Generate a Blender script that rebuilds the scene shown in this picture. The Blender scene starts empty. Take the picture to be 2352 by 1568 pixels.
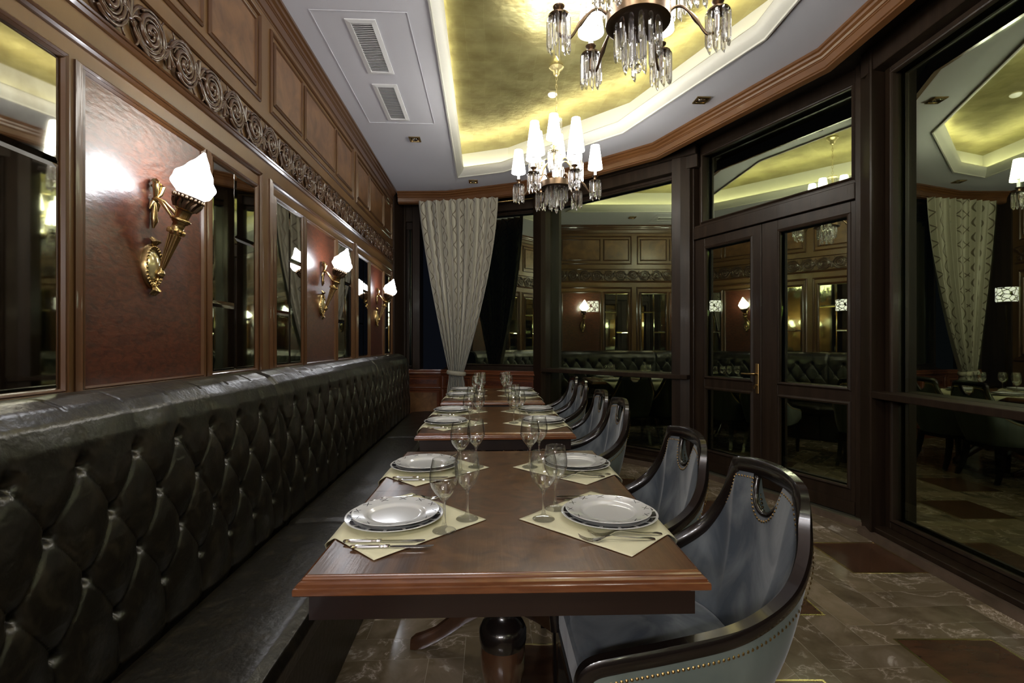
import bpy, math, random
from mathutils import Vector, Matrix, noise
from mathutils.geometry import tessellate_polygon
random.seed(7)
PI = math.pi
# ------------------------------------------------------------------ camera, world, exposure
SC = bpy.context.scene
YAW = math.radians(2.73)
CW, SW = math.cos(YAW), math.sin(YAW)
F, CX, HY, EYE = 1130.0, 1176.0, 787.0, 1.30
cam_d = bpy.data.cameras.new('camera'); cam = bpy.data.objects.new('camera', cam_d)
SC.collection.objects.link(cam); SC.camera = cam
cam.location = (0, 0, EYE); cam.rotation_euler = (PI/2, 0, -YAW)
cam_d.sensor_width = 36; cam_d.lens = 36*F/2352; cam_d.shift_y = 3/2352; cam_d.clip_start = 0.02
SC.view_settings.view_transform = 'Standard'; SC.view_settings.look = 'None'
SC.view_settings.exposure = 0.12; SC.view_settings.gamma = 1.0; SC.view_settings.use_curve_mapping = False
SC.cycles.use_denoising = True
SC.cycles.max_bounces = 10; SC.cycles.diffuse_bounces = 4; SC.cycles.glossy_bounces = 5
SC.cycles.transmission_bounces = 8; SC.cycles.transparent_max_bounces = 20; SC.cycles.adaptive_threshold = .02
SC.cycles.sample_clamp_indirect = 6.0; SC.cycles.caustics_reflective = False; SC.cycles.caustics_refractive = False
w = bpy.data.worlds.new('night'); SC.world = w; w.use_nodes = True
w.node_tree.nodes['Background'].inputs[0].default_value = (0.010, 0.012, 0.018, 1)
w.node_tree.nodes['Background'].inputs[1].default_value = 0.25
E_SHADE, E_FLAME, E_COVE = 24.0, 30.0, 15.0
CEIL, GOLD = 3.295, 3.599
WX = -1.2635                       # face of the panelled wall on the left

def W(x, z):                     # plan point given along / across the view -> room axes
    return (x*CW + z*SW, -x*SW + z*CW)
def W3(x, z, h): p = W(x, z); return Vector((p[0], p[1], h))

# ------------------------------------------------------------------ mesh helpers
class MB:
    def __init__(s): s.v = []; s.f = []; s.uv = None
    def add(s, vs, fs):
        o = len(s.v); s.v += [tuple(p) for p in vs]; s.f += [tuple(i+o for i in f) for f in fs]; return s
    def box(s, c, d, M=None):
        vs = [Vector((c[0]+sx*d[0]/2, c[1]+sy*d[1]/2, c[2]+sz*d[2]/2)) for sx in (-1, 1) for sy in (-1, 1) for sz in (-1, 1)]
        if M: vs = [M @ q for q in vs]
        return s.add(vs, [(0,1,3,2),(4,6,7,5),(0,4,5,1),(2,3,7,6),(0,2,6,4),(1,5,7,3)])
    def box2(s, a, b, M=None):
        return s.box([(a[i]+b[i])/2 for i in range(3)], [abs(b[i]-a[i]) for i in range(3)], M)
    def bbox(s, a, b, r, M=None):          # box with chamfered vertical + top edges
        x0,y0,z0 = [min(a[i],b[i]) for i in range(3)]; x1,y1,z1 = [max(a[i],b[i]) for i in range(3)]
        def ring(x0,y0,x1,y1,z,q): return [(x0+q,y0,z),(x1-q,y0,z),(x1,y0+q,z),(x1,y1-q,z),(x1-q,y1,z),(x0+q,y1,z),(x0,y1-q,z),(x0,y0+q,z)]
        rings = [ring(x0+r,y0+r,x1-r,y1-r,z0,r*.5), ring(x0,y0,x1,y1,z0+r,r), ring(x0,y0,x1,y1,z1-r,r), ring(x0+r,y0+r,x1-r,y1-r,z1,r*.5)]
        vs = [Vector(q) for R in rings for q in R]
        if M: vs = [M @ q for q in vs]
        fs = []
        for k in range(3):
            for i in range(8):
                j = (i+1) % 8; fs.append((k*8+i, k*8+j, k*8+8+j, k*8+8+i))
        fs.append(tuple(range(7,-1,-1))); fs.append(tuple(range(24,32)))
        return s.add(vs, fs)
    def loft(s, rings, closed=True, cap=True):
        n = len(rings[0]); vs = [q for R in rings for q in R]; fs = []
        for k in range(len(rings)-1):
            for i in range(n if closed else n-1):
                j = (i+1) % n; fs.append((k*n+i, k*n+j, (k+1)*n+j, (k+1)*n+i))
        if cap and closed:
            fs.append(tuple(range(n-1,-1,-1))); m = (len(rings)-1)*n; fs.append(tuple(range(m, m+n)))
        return s.add(vs, fs)
    def lathe(s, prof, n=24, M=None, cap=False, scale=(1,1), rot=0):
        rings = []
        for r, z in prof:
            R = [Vector((r*scale[0]*math.cos(2*PI*i/n+rot), r*scale[1]*math.sin(2*PI*i/n+rot), z)) for i in range(n)]
            rings.append([M @ q for q in R] if M else R)
        return s.loft(rings, True, cap)
    def tube(s, pts, rad, n=8, cap=True, flat=None):
        pts = [Vector(p) for p in pts]; rings = []; up = None
        for i, p in enumerate(pts):
            t = (pts[min(i+1, len(pts)-1)] - pts[max(i-1, 0)]).normalized()
            if up is None:
                up = Vector((0,0,1)) if abs(t.z) < .9 else Vector((1,0,0))
            a = t.cross(up).normalized(); b = a.cross(t).normalized(); up = b
            r = rad[i] if isinstance(rad, (list, tuple)) else rad
            rings.append([p + a*(r*math.cos(2*PI*k/n)) + b*(r*math.sin(2*PI*k/n)) for k in range(n)])
        return s.loft(rings, True, cap)
    def sweep(s, path, prof, N=(0,0,1), closed=False, cap=True):
        """path in a plane of normal N; profile (a: to the left of travel, b: along N), mitred."""
        N = Vector(N); path = [Vector(p) for p in path]; n = len(path); rings = []
        for i in range(n):
            d0 = (path[i]-path[i-1]) if (closed or i > 0) else None
            d1 = (path[(i+1) % n]-path[i]) if (closed or i < n-1) else None
            n0 = N.cross(d0).normalized() if d0 else None; n1 = N.cross(d1).normalized() if d1 else None
            if n0 is None: m = n1
            elif n1 is None: m = n0
            else: m = (n0+n1)/(1+n0.dot(n1))
            rings.append([path[i] + m*a + N*b for a, b in prof])
        if closed: rings.append(rings[0])
        k = len(prof)
        return s.loft(rings, True, cap and not closed)
    def poly(s, pts, h0, h1):              # plan polygon extruded
        n = len(pts); vs = [(p[0], p[1], h0) for p in pts] + [(p[0], p[1], h1) for p in pts]
        fs = [tuple(range(n-1,-1,-1)), tuple(range(n, 2*n))] + [(i, (i+1) % n, n+(i+1) % n, n+i) for i in range(n)]
        return s.add(vs, fs)
    def holed(s, outer, hole, h, flip=False):
        tri = tessellate_polygon([[Vector((p[0],p[1],0)) for p in outer], [Vector((p[0],p[1],0)) for p in hole]])
        vs = [(p[0],p[1],h) for p in list(outer)+list(hole)]
        return s.add(vs, [tuple(t) for t in tri])
    def grid(s, fn, nu, nv, wrap=False):
        vs = [fn(i/nu, j/nv) for j in range(nv+1) for i in range(nu+1)]
        fs = [(j*(nu+1)+i, j*(nu+1)+i+1, (j+1)*(nu+1)+i+1, (j+1)*(nu+1)+i) for j in range(nv) for i in range(nu)]
        s.uvs = (nu, nv)
        return s.add(vs, fs)
    def build(s, name, m, parent=None, smooth=False, uvgrid=None, fixn=True):
        me = bpy.data.meshes.new(name); me.from_pydata(s.v, [], s.f); me.update()
        if fixn:
            import bmesh
            bm = bmesh.new(); bm.from_mesh(me); bmesh.ops.recalc_face_normals(bm, faces=bm.faces); bm.to_mesh(me); bm.free()
        if isinstance(m, (list, tuple)):
            for q in m: me.materials.append(q)
        elif m: me.materials.append(m)
        if smooth:
            me.polygons.foreach_set('use_smooth', [True]*len(me.polygons))
            if smooth is not True: me.set_sharp_from_angle(angle=math.radians(smooth))
        if uvgrid:
            nu, nv = uvgrid; L = me.uv_layers.new(name='uv')
            for lp in me.loops:
                k = lp.vertex_index; L.data[lp.index].uv = ((k % (nu+1))/nu, (k // (nu+1))/nv)
        o = bpy.data.objects.new(name, me); SC.collection.objects.link(o)
        if parent: o.parent = parent
        return o
def empty(name, loc=(0,0,0), rz=0):
    o = bpy.data.objects.new(name, None); SC.collection.objects.link(o); o.location = loc; o.rotation_euler = (0,0,rz)
    o.empty_display_size = .1; return o
def tag(o, label=None, cat=None, group=None, kind=None):
    if label: o['label'] = label
    if cat: o['category'] = cat
    if group: o['group'] = group
    if kind: o['kind'] = kind
    return o
def struct(o): o['kind'] = 'structure'; return o
KIDS = {}
def dup(root, loc=None, rz=None, label=None, keep=None):
    def cp(o, par):
        c = o.copy(); SC.collection.objects.link(c)
        if par: c.parent = par
        for ch in [q for q in bpy.data.objects if q.parent == o]: cp(ch, c)
        return c
    r = cp(root, None)
    if loc is not None: r.location = loc
    if rz is not None: r.rotation_euler = (0,0,rz)
    if label: r['label'] = label
    return r

# ------------------------------------------------------------------ materials
def mat(name, col, rough=.5, metal=0, coat=0, bump=None, var=None, sheen=0, spec=.5, coatr=.1):
    """bump=(scale, strength[, stretch xyz]); var=(colour2, scale, stretch xyz, detail, lo, hi)"""
    m = bpy.data.materials.new(name); m.use_nodes = True; nt = m.node_tree; b = nt.nodes['Principled BSDF']
    b.inputs['Base Color'].default_value = (*col, 1); b.inputs['Roughness'].default_value = rough
    b.inputs['Metallic'].default_value = metal; b.inputs['Coat Weight'].default_value = coat
    b.inputs['Coat Roughness'].default_value = coatr; b.inputs['Specular IOR Level'].default_value = spec
    if sheen: b.inputs['Sheen Weight'].default_value = sheen; b.inputs['Sheen Roughness'].default_value = .4
    tc = nt.nodes.new('ShaderNodeTexCoord')
    def nz(sc, st=(1,1,1), det=5, dist=0):
        mp = nt.nodes.new('ShaderNodeMapping'); mp.inputs['Scale'].default_value = st
        n = nt.nodes.new('ShaderNodeTexNoise'); n.inputs['Scale'].default_value = sc; n.inputs['Detail'].default_value = det
        n.inputs['Distortion'].default_value = dist
        nt.links.new(tc.outputs['Object'], mp.inputs[0]); nt.links.new(mp.outputs[0], n.inputs['Vector']); return n
    if var:
        c2, sc, st, det, lo, hi = var[:6]
        n = nz(sc, st, det, var[6] if len(var) > 6 else 0); r = nt.nodes.new('ShaderNodeValToRGB')
        r.color_ramp.elements[0].position = lo; r.color_ramp.elements[1].position = hi
        r.color_ramp.elements[0].color = (*col, 1); r.color_ramp.elements[1].color = (*c2, 1)
        nt.links.new(n.outputs[0], r.inputs[0]); nt.links.new(r.outputs[0], b.inputs['Base Color'])
    if bump:
        n = nz(bump[0], bump[2] if len(bump) > 2 else (1,1,1), 4)
        bp = nt.nodes.new('ShaderNodeBump'); bp.inputs['Strength'].default_value = bump[1]; bp.inputs['Distance'].default_value = .01
        nt.links.new(n.outputs[0], bp.inputs['Height']); nt.links.new(bp.outputs[0], b.inputs['Normal'])
        if coat: nt.links.new(bp.outputs[0], b.inputs['Coat Normal'])
    return m
def emis(name, col, st):
    m = bpy.data.materials.new(name); m.use_nodes = True; nt = m.node_tree; nt.nodes.clear()
    o = nt.nodes.new('ShaderNodeOutputMaterial'); e = nt.nodes.new('ShaderNodeEmission')
    e.inputs[0].default_value = (*col, 1); e.inputs[1].default_value = st; nt.links.new(e.outputs[0], o.inputs[0]); return m

M = {}
M['wall'] = mat('walnut wall panelling', (.170,.088,.030), .36, coat=.15, var=((.12,.060,.021), 3, (1,1,.15), 6, .35, .7), bump=(60, .03, (1,1,.1)), coatr=.16)
M['mould'] = mat('walnut moulding', (.090,.038,.013), .28, coat=.35, coatr=.06)
M['burl'] = mat('burl veneer', (.23,.115,.045), .36, coat=.2, var=((.085,.036,.013), 7, (1,1,1), 8, .3, .72, .8), bump=(40,.03), coatr=.18)
M['red'] = mat('figured red veneer', (.110,.028,.011), .36, coat=.55, var=((.042,.011,.006), 22, (1,1,2.2), 3, .35, .68, 1.2), bump=(26, .10, (1,1,2.4)), coatr=.22)
M['carve'] = mat('carved walnut', (.075,.036,.017), .28, coat=.5, coatr=.1)
M['crown'] = mat('cornice wood', (.145,.060,.019), .27, coat=.4, var=((.115,.046,.015), 3, (1,1,1), 3, .3, .7), coatr=.12)
M['dark'] = mat('dark stained oak', (.018,.0105,.0062), .45, coat=.03, spec=.22, var=((.030,.018,.0105), 20, (1,1,.06), 6, .4, .7), bump=(90, .06, (1,1,.06)))
M['dado'] = mat('mahogany dado', (.14,.044,.018), .25, coat=.6, coatr=.1)
M['ceil'] = mat('painted ceiling', (.63,.63,.68), .7, bump=(160,.02))
M['plaster'] = mat('white plaster cornice', (.62,.61,.54), .5)
M['leather'] = mat('dark brown leather', (.0085,.0068,.0042), .31, spec=.5, var=((.026,.020,.011), 12, (1,1,1), 10, .50, .74, 1.6), bump=(42, .20))
M['velvet'] = mat('blue grey velvet', (.040,.052,.068), .8, sheen=.35, var=((.17,.185,.19), 6, (1,1,.55), 7, .40, .66, .9), bump=(60,.05))
M['velvet_back'] = mat('grey green velvet', (.10,.125,.105), .8, sheen=.3, var=((.16,.19,.16), 5, (1,1,.5), 5, .4, .7, .5))
M['lacquer'] = mat('black brown lacquer', (.009,.006,.005), .24, coat=.45, spec=.4, coatr=.06)
M['nail'] = mat('antique brass nail', (.42,.28,.12), .3, 1)
M['brass'] = mat('aged gilt brass', (.46,.33,.15), .27, 1, var=((.30,.19,.08), 30, (1,1,1), 4, .4, .7))
M['enamel'] = mat('cream gilt boss', (.62,.52,.25), .2, .6, coat=.6)
M['bronze'] = mat('brown bronze', (.155,.105,.068), .36, 1)
M['chrome'] = mat('polished steel', (.78,.77,.74), .12, 1)
M['china'] = mat('white china', (.72,.72,.69), .18, coat=.5, coatr=.05)
M['linen'] = mat('cream linen', (.82,.78,.52), .85, bump=(400,.05))
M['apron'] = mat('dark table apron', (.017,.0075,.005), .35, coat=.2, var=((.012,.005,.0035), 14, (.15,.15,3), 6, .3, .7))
M['edge'] = mat('table edge wood', (.19,.070,.026), .22, coat=.6, var=((.12,.04,.015), 14, (1,1,6), 6, .3, .7), coatr=.12)
M['pedestal'] = mat('turned pedestal', (.085,.038,.018), .25, coat=.6, var=((.04,.018,.009), 12, (1,1,.2), 5, .3, .7))
M['stone_skirt'] = mat('stone skirting', (.15,.105,.075), .35, var=((.09,.065,.045), 12, (1,1,1), 6, .3, .7))
M['red_stone'] = mat('red brown stone', (.105,.050,.026), .2, var=((.06,.030,.017), 6, (1,3,1), 8, .35, .7))
M['brass_strip'] = mat('brass strip', (.75,.62,.32), .25, 1)
M['shade'] = emis('lit fabric shade', (1,.965,.88), E_SHADE)
M['candle'] = emis('lit candle sleeve', (1,.97,.92), 1.6)
M['flame'] = emis('lit opal glass flame', (.93,.95,1.0), E_FLAME)
M['cove'] = emis('cove light strip', (1.0,.93,.60), E_COVE)
M['ventgap'] = mat('vent gap grey', (.18,.18,.19), .8)
M['white'] = mat('white plastic', (.8,.8,.8), .4)
M['soil'] = mat('night terrace stone', (.03,.03,.028), .8)
M['paint_blk'] = mat('printed rim dark', (.012,.010,.016), .2, coat=.5)

def glassmat(name, col=(1,1,1), tr=.35, ior=1.45, rough=0):
    m = bpy.data.materials.new(name); m.use_nodes = True; nt = m.node_tree; nt.nodes.clear()
    o = nt.nodes.new('ShaderNodeOutputMaterial'); g = nt.nodes.new('ShaderNodeBsdfGlass'); g.inputs['IOR'].default_value = ior
    g.inputs['Roughness'].default_value = rough; g.inputs[0].default_value = (*col,1)
    t = nt.nodes.new('ShaderNodeBsdfTransparent'); x = nt.nodes.new('ShaderNodeMixShader'); x.inputs[0].default_value = tr
    nt.links.new(g.outputs[0], x.inputs[1]); nt.links.new(t.outputs[0], x.inputs[2]); nt.links.new(x.outputs[0], o.inputs[0]); return m
M['crystal'] = glassmat('cut crystal', (.97,.97,1), .25, 1.55)
M['wineglass'] = glassmat('clear drinking glass', (1,1,1), .60, 1.45)
def thinmat():
    m = bpy.data.materials.new('thin drinking glass'); m.use_nodes = True; nt = m.node_tree; nt.nodes.clear()
    o = nt.nodes.new('ShaderNodeOutputMaterial'); g = nt.nodes.new('ShaderNodeBsdfGlossy'); g.inputs['Roughness'].default_value = .05
    t = nt.nodes.new('ShaderNodeBsdfTransparent'); t.inputs[0].default_value = (.995,1,.995,1)
    lw = nt.nodes.new('ShaderNodeLayerWeight'); lw.inputs[0].default_value = .5; x = nt.nodes.new('ShaderNodeMixShader')
    pw = nt.nodes.new('ShaderNodeMath'); pw.operation = 'POWER'; pw.inputs[1].default_value = 2.6; nt.links.new(lw.outputs['Facing'], pw.inputs[0])
    mr = nt.nodes.new('ShaderNodeMapRange'); mr.inputs['To Min'].default_value = .07; mr.inputs['To Max'].default_value = .9; nt.links.new(pw.outputs[0], mr.inputs[0]); lw = mr
    nt.links.new(lw.outputs[0], x.inputs[0]); nt.links.new(t.outputs[0], x.inputs[1]); nt.links.new(g.outputs[0], x.inputs[2]); nt.links.new(x.outputs[0], o.inputs[0]); return m
M['thinglass'] = thinmat()
def panemat():
    m = bpy.data.materials.new('coated window glass'); m.use_nodes = True; nt = m.node_tree; nt.nodes.clear()
    o = nt.nodes.new('ShaderNodeOutputMaterial'); g = nt.nodes.new('ShaderNodeBsdfGlossy'); g.inputs['Roughness'].default_value = .0
    g.inputs[0].default_value = (.80,.86,.60,1)
    t = nt.nodes.new('ShaderNodeBsdfTransparent'); t.inputs[0].default_value = (.75,.8,.72,1)
    lw = nt.nodes.new('ShaderNodeLayerWeight'); lw.inputs[0].default_value = .35
    mr = nt.nodes.new('ShaderNodeMapRange'); mr.inputs['From Min'].default_value = 0; mr.inputs['From Max'].default_value = 1
    mr.inputs['To Min'].default_value = .42; mr.inputs['To Max'].default_value = .88
    x = nt.nodes.new('ShaderNodeMixShader')
    nt.links.new(lw.outputs['Facing'], mr.inputs[0]); nt.links.new(mr.outputs[0], x.inputs[0])
    nt.links.new(t.outputs[0], x.inputs[1]); nt.links.new(g.outputs[0], x.inputs[2]); nt.links.new(x.outputs[0], o.inputs[0]); return m
M['pane'] = panemat()
def mirrormat():
    m = mat('antique mirror', (.55,.54,.47), .03, 1, var=((.33,.31,.25), 9, (1,1,1), 8, .45, .8)); return m
M['mirror'] = mirrormat()
def goldleaf():
    m = bpy.data.materials.new('gold leaf'); m.use_nodes = True; nt = m.node_tree; b = nt.nodes['Principled BSDF']
    b.inputs['Metallic'].default_value = .85
    tc = nt.nodes.new('ShaderNodeTexCoord')
    br = nt.nodes.new('ShaderNodeTexBrick'); br.inputs['Scale'].default_value = 1; br.offset = .0
    br.inputs['Brick Width'].default_value = .14; br.inputs['Row Height'].default_value = .14; br.inputs['Mortar Size'].default_value = .0025; br.inputs['Mortar Smooth'].default_value = 1
    br.inputs['Color1'].default_value = (.40,.355,.15,1); br.inputs['Color2'].default_value = (.47,.43,.20,1); br.inputs['Mortar'].default_value = (.50,.46,.22,1)
    nd = nt.nodes.new('ShaderNodeTexNoise'); nd.inputs['Scale'].default_value = 3; nt.links.new(tc.outputs['Object'], nd.inputs['Vector']); vm = nt.nodes.new('ShaderNodeVectorMath'); vm.operation = 'MULTIPLY_ADD'; vm.inputs[1].default_value = (.06,.06,.06); nt.links.new(nd.outputs['Color'], vm.inputs[0]); nt.links.new(tc.outputs['Object'], vm.inputs[2]); nt.links.new(vm.outputs[0], br.inputs['Vector'])
    n = nt.nodes.new('ShaderNodeTexNoise'); n.inputs['Scale'].default_value = 5; n.inputs['Detail'].default_value = 8
    nt.links.new(tc.outputs['Object'], n.inputs['Vector'])
    mx = nt.nodes.new('ShaderNodeMix'); mx.data_type = 'RGBA'; mx.blend_type = 'MULTIPLY'
    r = nt.nodes.new('ShaderNodeValToRGB'); r.color_ramp.elements[0].color = (.55,.5,.42,1); r.color_ramp.elements[0].position = .3; r.color_ramp.elements[1].position = .65
    nt.links.new(n.outputs[0], r.inputs[0]); mx.inputs[0].default_value = .8
    nt.links.new(br.outputs[0], mx.inputs[6]); nt.links.new(r.outputs[0], mx.inputs[7]); nt.links.new(mx.outputs[2], b.inputs['Base Color'])
    b.inputs['Roughness'].default_value = .30
    bp = nt.nodes.new('ShaderNodeBump'); bp.inputs['Strength'].default_value = .25; bp.inputs['Distance'].default_value = .01
    n2 = nt.nodes.new('ShaderNodeTexNoise'); n2.inputs['Scale'].default_value = 18; n2.inputs['Detail'].default_value = 6
    nt.links.new(tc.outputs['Object'], n2.inputs['Vector']); nt.links.new(n2.outputs[0], bp.inputs['Height']); nt.links.new(bp.outputs[0], b.inputs['Normal'])
    return m
M['gold'] = goldleaf()
def marble():
    m = bpy.data.materials.new('veined brown marble'); m.use_nodes = True; nt = m.node_tree; b = nt.nodes['Principled BSDF']
    tc = nt.nodes.new('ShaderNodeTexCoord'); at = nt.nodes.new('ShaderNodeAttribute'); at.attribute_name = 'tile'
    add = nt.nodes.new('ShaderNodeVectorMath'); add.operation = 'MULTIPLY_ADD'; add.inputs[1].default_value = (9,9,9)
    nt.links.new(at.outputs['Color'], add.inputs[0]); nt.links.new(tc.outputs['Object'], add.inputs[2])
    n = nt.nodes.new('ShaderNodeTexNoise'); n.inputs['Scale'].default_value = 2.6; n.inputs['Detail'].default_value = 10; n.inputs['Roughness'].default_value = .60; n.inputs['Distortion'].default_value = .8
    nt.links.new(add.outputs[0], n.inputs['Vector'])
    r = nt.nodes.new('ShaderNodeValToRGB'); cr = r.color_ramp
    base = (.22,.170,.100,1)
    cr.elements[0].position = .0; cr.elements[0].color = (.21,.16,.10,1); cr.elements[1].position = 1; cr.elements[1].color = (.38,.30,.21,1)
    for p, c in ((.47, base), (.495, (.36,.285,.20,1)), (.500, (.75,.64,.52,1)), (.505, (.34,.27,.19,1)), (.53, base), (.66, (.32,.25,.17,1)), (.70, (.75,.66,.55,1))):
        e = cr.elements.new(p); e.color = c
    nt.links.new(n.outputs[0], r.inputs[0])
    n3 = nt.nodes.new('ShaderNodeTexNoise'); n3.inputs['Scale'].default_value = 2.6; n3.inputs['Detail'].default_value = 4
    nt.links.new(add.outputs[0], n3.inputs['Vector']); r3 = nt.nodes.new('ShaderNodeValToRGB'); r3.color_ramp.elements[0].position = .40; r3.color_ramp.elements[1].position = .50
    nt.links.new(n3.outputs[0], r3.inputs[0]); n4 = nt.nodes.new('ShaderNodeTexNoise'); n4.inputs['Scale'].default_value = 9; n4.inputs['Detail'].default_value = 8
    nt.links.new(add.outputs[0], n4.inputs['Vector']); r4 = nt.nodes.new('ShaderNodeValToRGB'); r4.color_ramp.elements[0].color = (.145,.110,.062,1); r4.color_ramp.elements[1].color = (.27,.21,.13,1); r4.color_ramp.elements[0].position = .35; r4.color_ramp.elements[1].position = .68
    nt.links.new(n4.outputs[0], r4.inputs[0]); mv = nt.nodes.new('ShaderNodeMix'); mv.data_type = 'RGBA'; nt.links.new(r3.outputs[0], mv.inputs[0]); nt.links.new(r4.outputs[0], mv.inputs[6]); nt.links.new(r.outputs[0], mv.inputs[7])
    hsv = nt.nodes.new('ShaderNodeHueSaturation'); mr = nt.nodes.new('ShaderNodeMapRange'); mr.inputs['To Min'].default_value = .72; mr.inputs['To Max'].default_value = 1.25
    sep = nt.nodes.new('ShaderNodeSeparateColor'); nt.links.new(at.outputs['Color'], sep.inputs[0]); nt.links.new(sep.outputs[0], mr.inputs[0])
    nt.links.new(mr.outputs[0], hsv.inputs['Value']); nt.links.new(mv.outputs[2], hsv.inputs['Color']); nt.links.new(hsv.outputs[0], b.inputs['Base Color'])
    b.inputs['Roughness'].default_value = .12
    return m
M['marble'] = marble()
M['grout'] = mat('grout', (.36,.31,.22), .6)
def tabletop():
    m = bpy.data.materials.new('table veneer'); m.use_nodes = True; nt = m.node_tree; b = nt.nodes['Principled BSDF']
    tc = nt.nodes.new('ShaderNodeTexCoord'); sp = nt.nodes.new('ShaderNodeSeparateXYZ'); nt.links.new(tc.outputs['Object'], sp.inputs[0])
    def N(sc, st, det, dist=0):
        mp = nt.nodes.new('ShaderNodeMapping'); mp.inputs['Scale'].default_value = st; n = nt.nodes.new('ShaderNodeTexNoise')
        n.inputs['Scale'].default_value = sc; n.inputs['Detail'].default_value = det; n.inputs['Distortion'].default_value = dist
        nt.links.new(tc.outputs['Object'], mp.inputs[0]); nt.links.new(mp.outputs[0], n.inputs['Vector']); return n
    g = N(30, (1,.08,1), 6); bu = N(8, (1,1,1), 9, 1.5)
    def ramp(n, c0, c1, lo, hi):
        r = nt.nodes.new('ShaderNodeValToRGB'); r.color_ramp.elements[0].position = lo; r.color_ramp.elements[1].position = hi
        r.color_ramp.elements[0].color = (*c0,1); r.color_ramp.elements[1].color = (*c1,1); nt.links.new(n.outputs[0], r.inputs[0]); return r
    r1 = ramp(g, (.120,.052,.019), (.058,.024,.010), .38, .62); r2 = ramp(bu, (.150,.070,.026), (.055,.023,.009), .35, .7)
    ab = nt.nodes.new('ShaderNodeMath'); ab.operation = 'ABSOLUTE'; nt.links.new(sp.outputs[0], ab.inputs[0])
    lt = nt.nodes.new('ShaderNodeMath'); lt.operation = 'LESS_THAN'; lt.inputs[1].default_value = .2; nt.links.new(ab.outputs[0], lt.inputs[0])
    mx = nt.nodes.new('ShaderNodeMix'); mx.data_type = 'RGBA'; nt.links.new(lt.outputs[0], mx.inputs[0])
    nt.links.new(r1.outputs[0], mx.inputs[6]); nt.links.new(r2.outputs[0], mx.inputs[7]); nt.links.new(mx.outputs[2], b.inputs['Base Color'])
    b.inputs['Roughness'].default_value = .33; b.inputs['Coat Weight'].default_value = .25; b.inputs['Coat Roughness'].default_value = .2
    bp = nt.nodes.new('ShaderNodeBump'); bp.inputs['Strength'].default_value = .05; bp.inputs['Distance'].default_value = .01
    nt.links.new(N(120, (1,.06,1), 4).outputs[0], bp.inputs['Height']); nt.links.new(bp.outputs[0], b.inputs['Normal']); nt.links.new(bp.outputs[0], b.inputs['Coat Normal'])
    return m
M['top'] = tabletop()
def curtainmat():
    m = bpy.data.materials.new('curtain with ogee lines'); m.use_nodes = True; nt = m.node_tree; b = nt.nodes['Principled BSDF']
    uv = nt.nodes.new('ShaderNodeUVMap'); uv.uv_map = 'uv'; sp = nt.nodes.new('ShaderNodeSeparateXYZ'); nt.links.new(uv.outputs[0], sp.inputs[0])
    def mt(op, a, bb=None):
        n = nt.nodes.new('ShaderNodeMath'); n.operation = op
        for k, q in enumerate((a, bb)):
            if q is None: continue
            if isinstance(q, (int, float)): n.inputs[k].default_value = q
            else: nt.links.new(q, n.inputs[k])
        return n.outputs[0]
    u = mt('MULTIPLY', sp.outputs[0], 8.0); s = mt('MULTIPLY', mt('SINE', mt('MULTIPLY', sp.outputs[1], PI*16)), .25)
    outs = []
    for sg in (1, -1):
        f = mt('SUBTRACT', mt('FRACT', mt('ADD', u, mt('MULTIPLY', s, sg))), .5)
        outs.append(mt('LESS_THAN', mt('ABSOLUTE', f), .032))
    k = mt('MAXIMUM', outs[0], outs[1])
    mx = nt.nodes.new('ShaderNodeMix'); mx.data_type = 'RGBA'; nt.links.new(k, mx.inputs[0])
    mx.inputs[6].default_value = (.40,.375,.29,1); mx.inputs[7].default_value = (.10,.075,.045,1); nt.links.new(mx.outputs[2], b.inputs['Base Color'])
    b.inputs['Roughness'].default_value = .5; b.inputs['Sheen Weight'].default_value = .4
    return m
M['curtain'] = curtainmat(); M['tie'] = mat('curtain tieback cloth', (.34,.31,.23), .6, bump=(60,.2))
def mosaic():
    m = emis('lit mosaic glass', (1,.9,.88), 5); nt = m.node_tree; e = nt.nodes['Emission']
    v = nt.nodes.new('ShaderNodeTexVoronoi'); v.feature = 'DISTANCE_TO_EDGE'; v.inputs['Scale'].default_value = 22
    tc = nt.nodes.new('ShaderNodeTexCoord'); nt.links.new(tc.outputs['Object'], v.inputs['Vector'])
    g = nt.nodes.new('ShaderNodeMath'); g.operation = 'GREATER_THAN'; g.inputs[1].default_value = .07; nt.links.new(v.outputs[0], g.inputs[0])
    k = nt.nodes.new('ShaderNodeMath'); k.operation = 'MULTIPLY'; k.inputs[1].default_value = 4.0; nt.links.new(g.outputs[0], k.inputs[0]); nt.links.new(k.outputs[0], e.inputs[1])
    return m
M['mosaic'] = mosaic()

# ================================================================== THE SETTING
# ---- floor: herringbone marble planks over a grout bed, red inlays edged in brass
PW, PN = .145, 4
fl = MB(); cols = []
def inside_floor(x, y): return -1.4 < x < 3.2 and -2.4 < y < 7.4
g = .0012
for k in range(-60, 80):
    for j in range(-8, 9):
        ox = k*PW + j*2*PN*PW - 3.0; oy = k*PW - 2.6
        for (x0, y0, x1, y1) in ((ox, oy, ox+PN*PW, oy+PW), (ox+PN*PW, oy-(PN-1)*PW, ox+(PN+1)*PW, oy+PW)):
            if inside_floor((x0+x1)/2, (y0+y1)/2):
                n0 = len(fl.v)
                fl.add([(x0+g,y0+g,0),(x1-g,y0+g,0),(x1-g,y1-g,0),(x0+g,y1-g,0),(x0+g,y0+g,-.01),(x1-g,y0+g,-.01),(x1-g,y1-g,-.01),(x0+g,y1-g,-.01)],
                       [(0,1,2,3),(0,4,5,1),(1,5,6,2),(2,6,7,3),(3,7,4,0)])
                cols += [(random.random(), random.random(), random.random(), 1)]*8
floor = fl.build('floor', M['marble'], fixn=False); struct(floor)
ca = floor.data.color_attributes.new('tile', 'FLOAT_COLOR', 'POINT')
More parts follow.
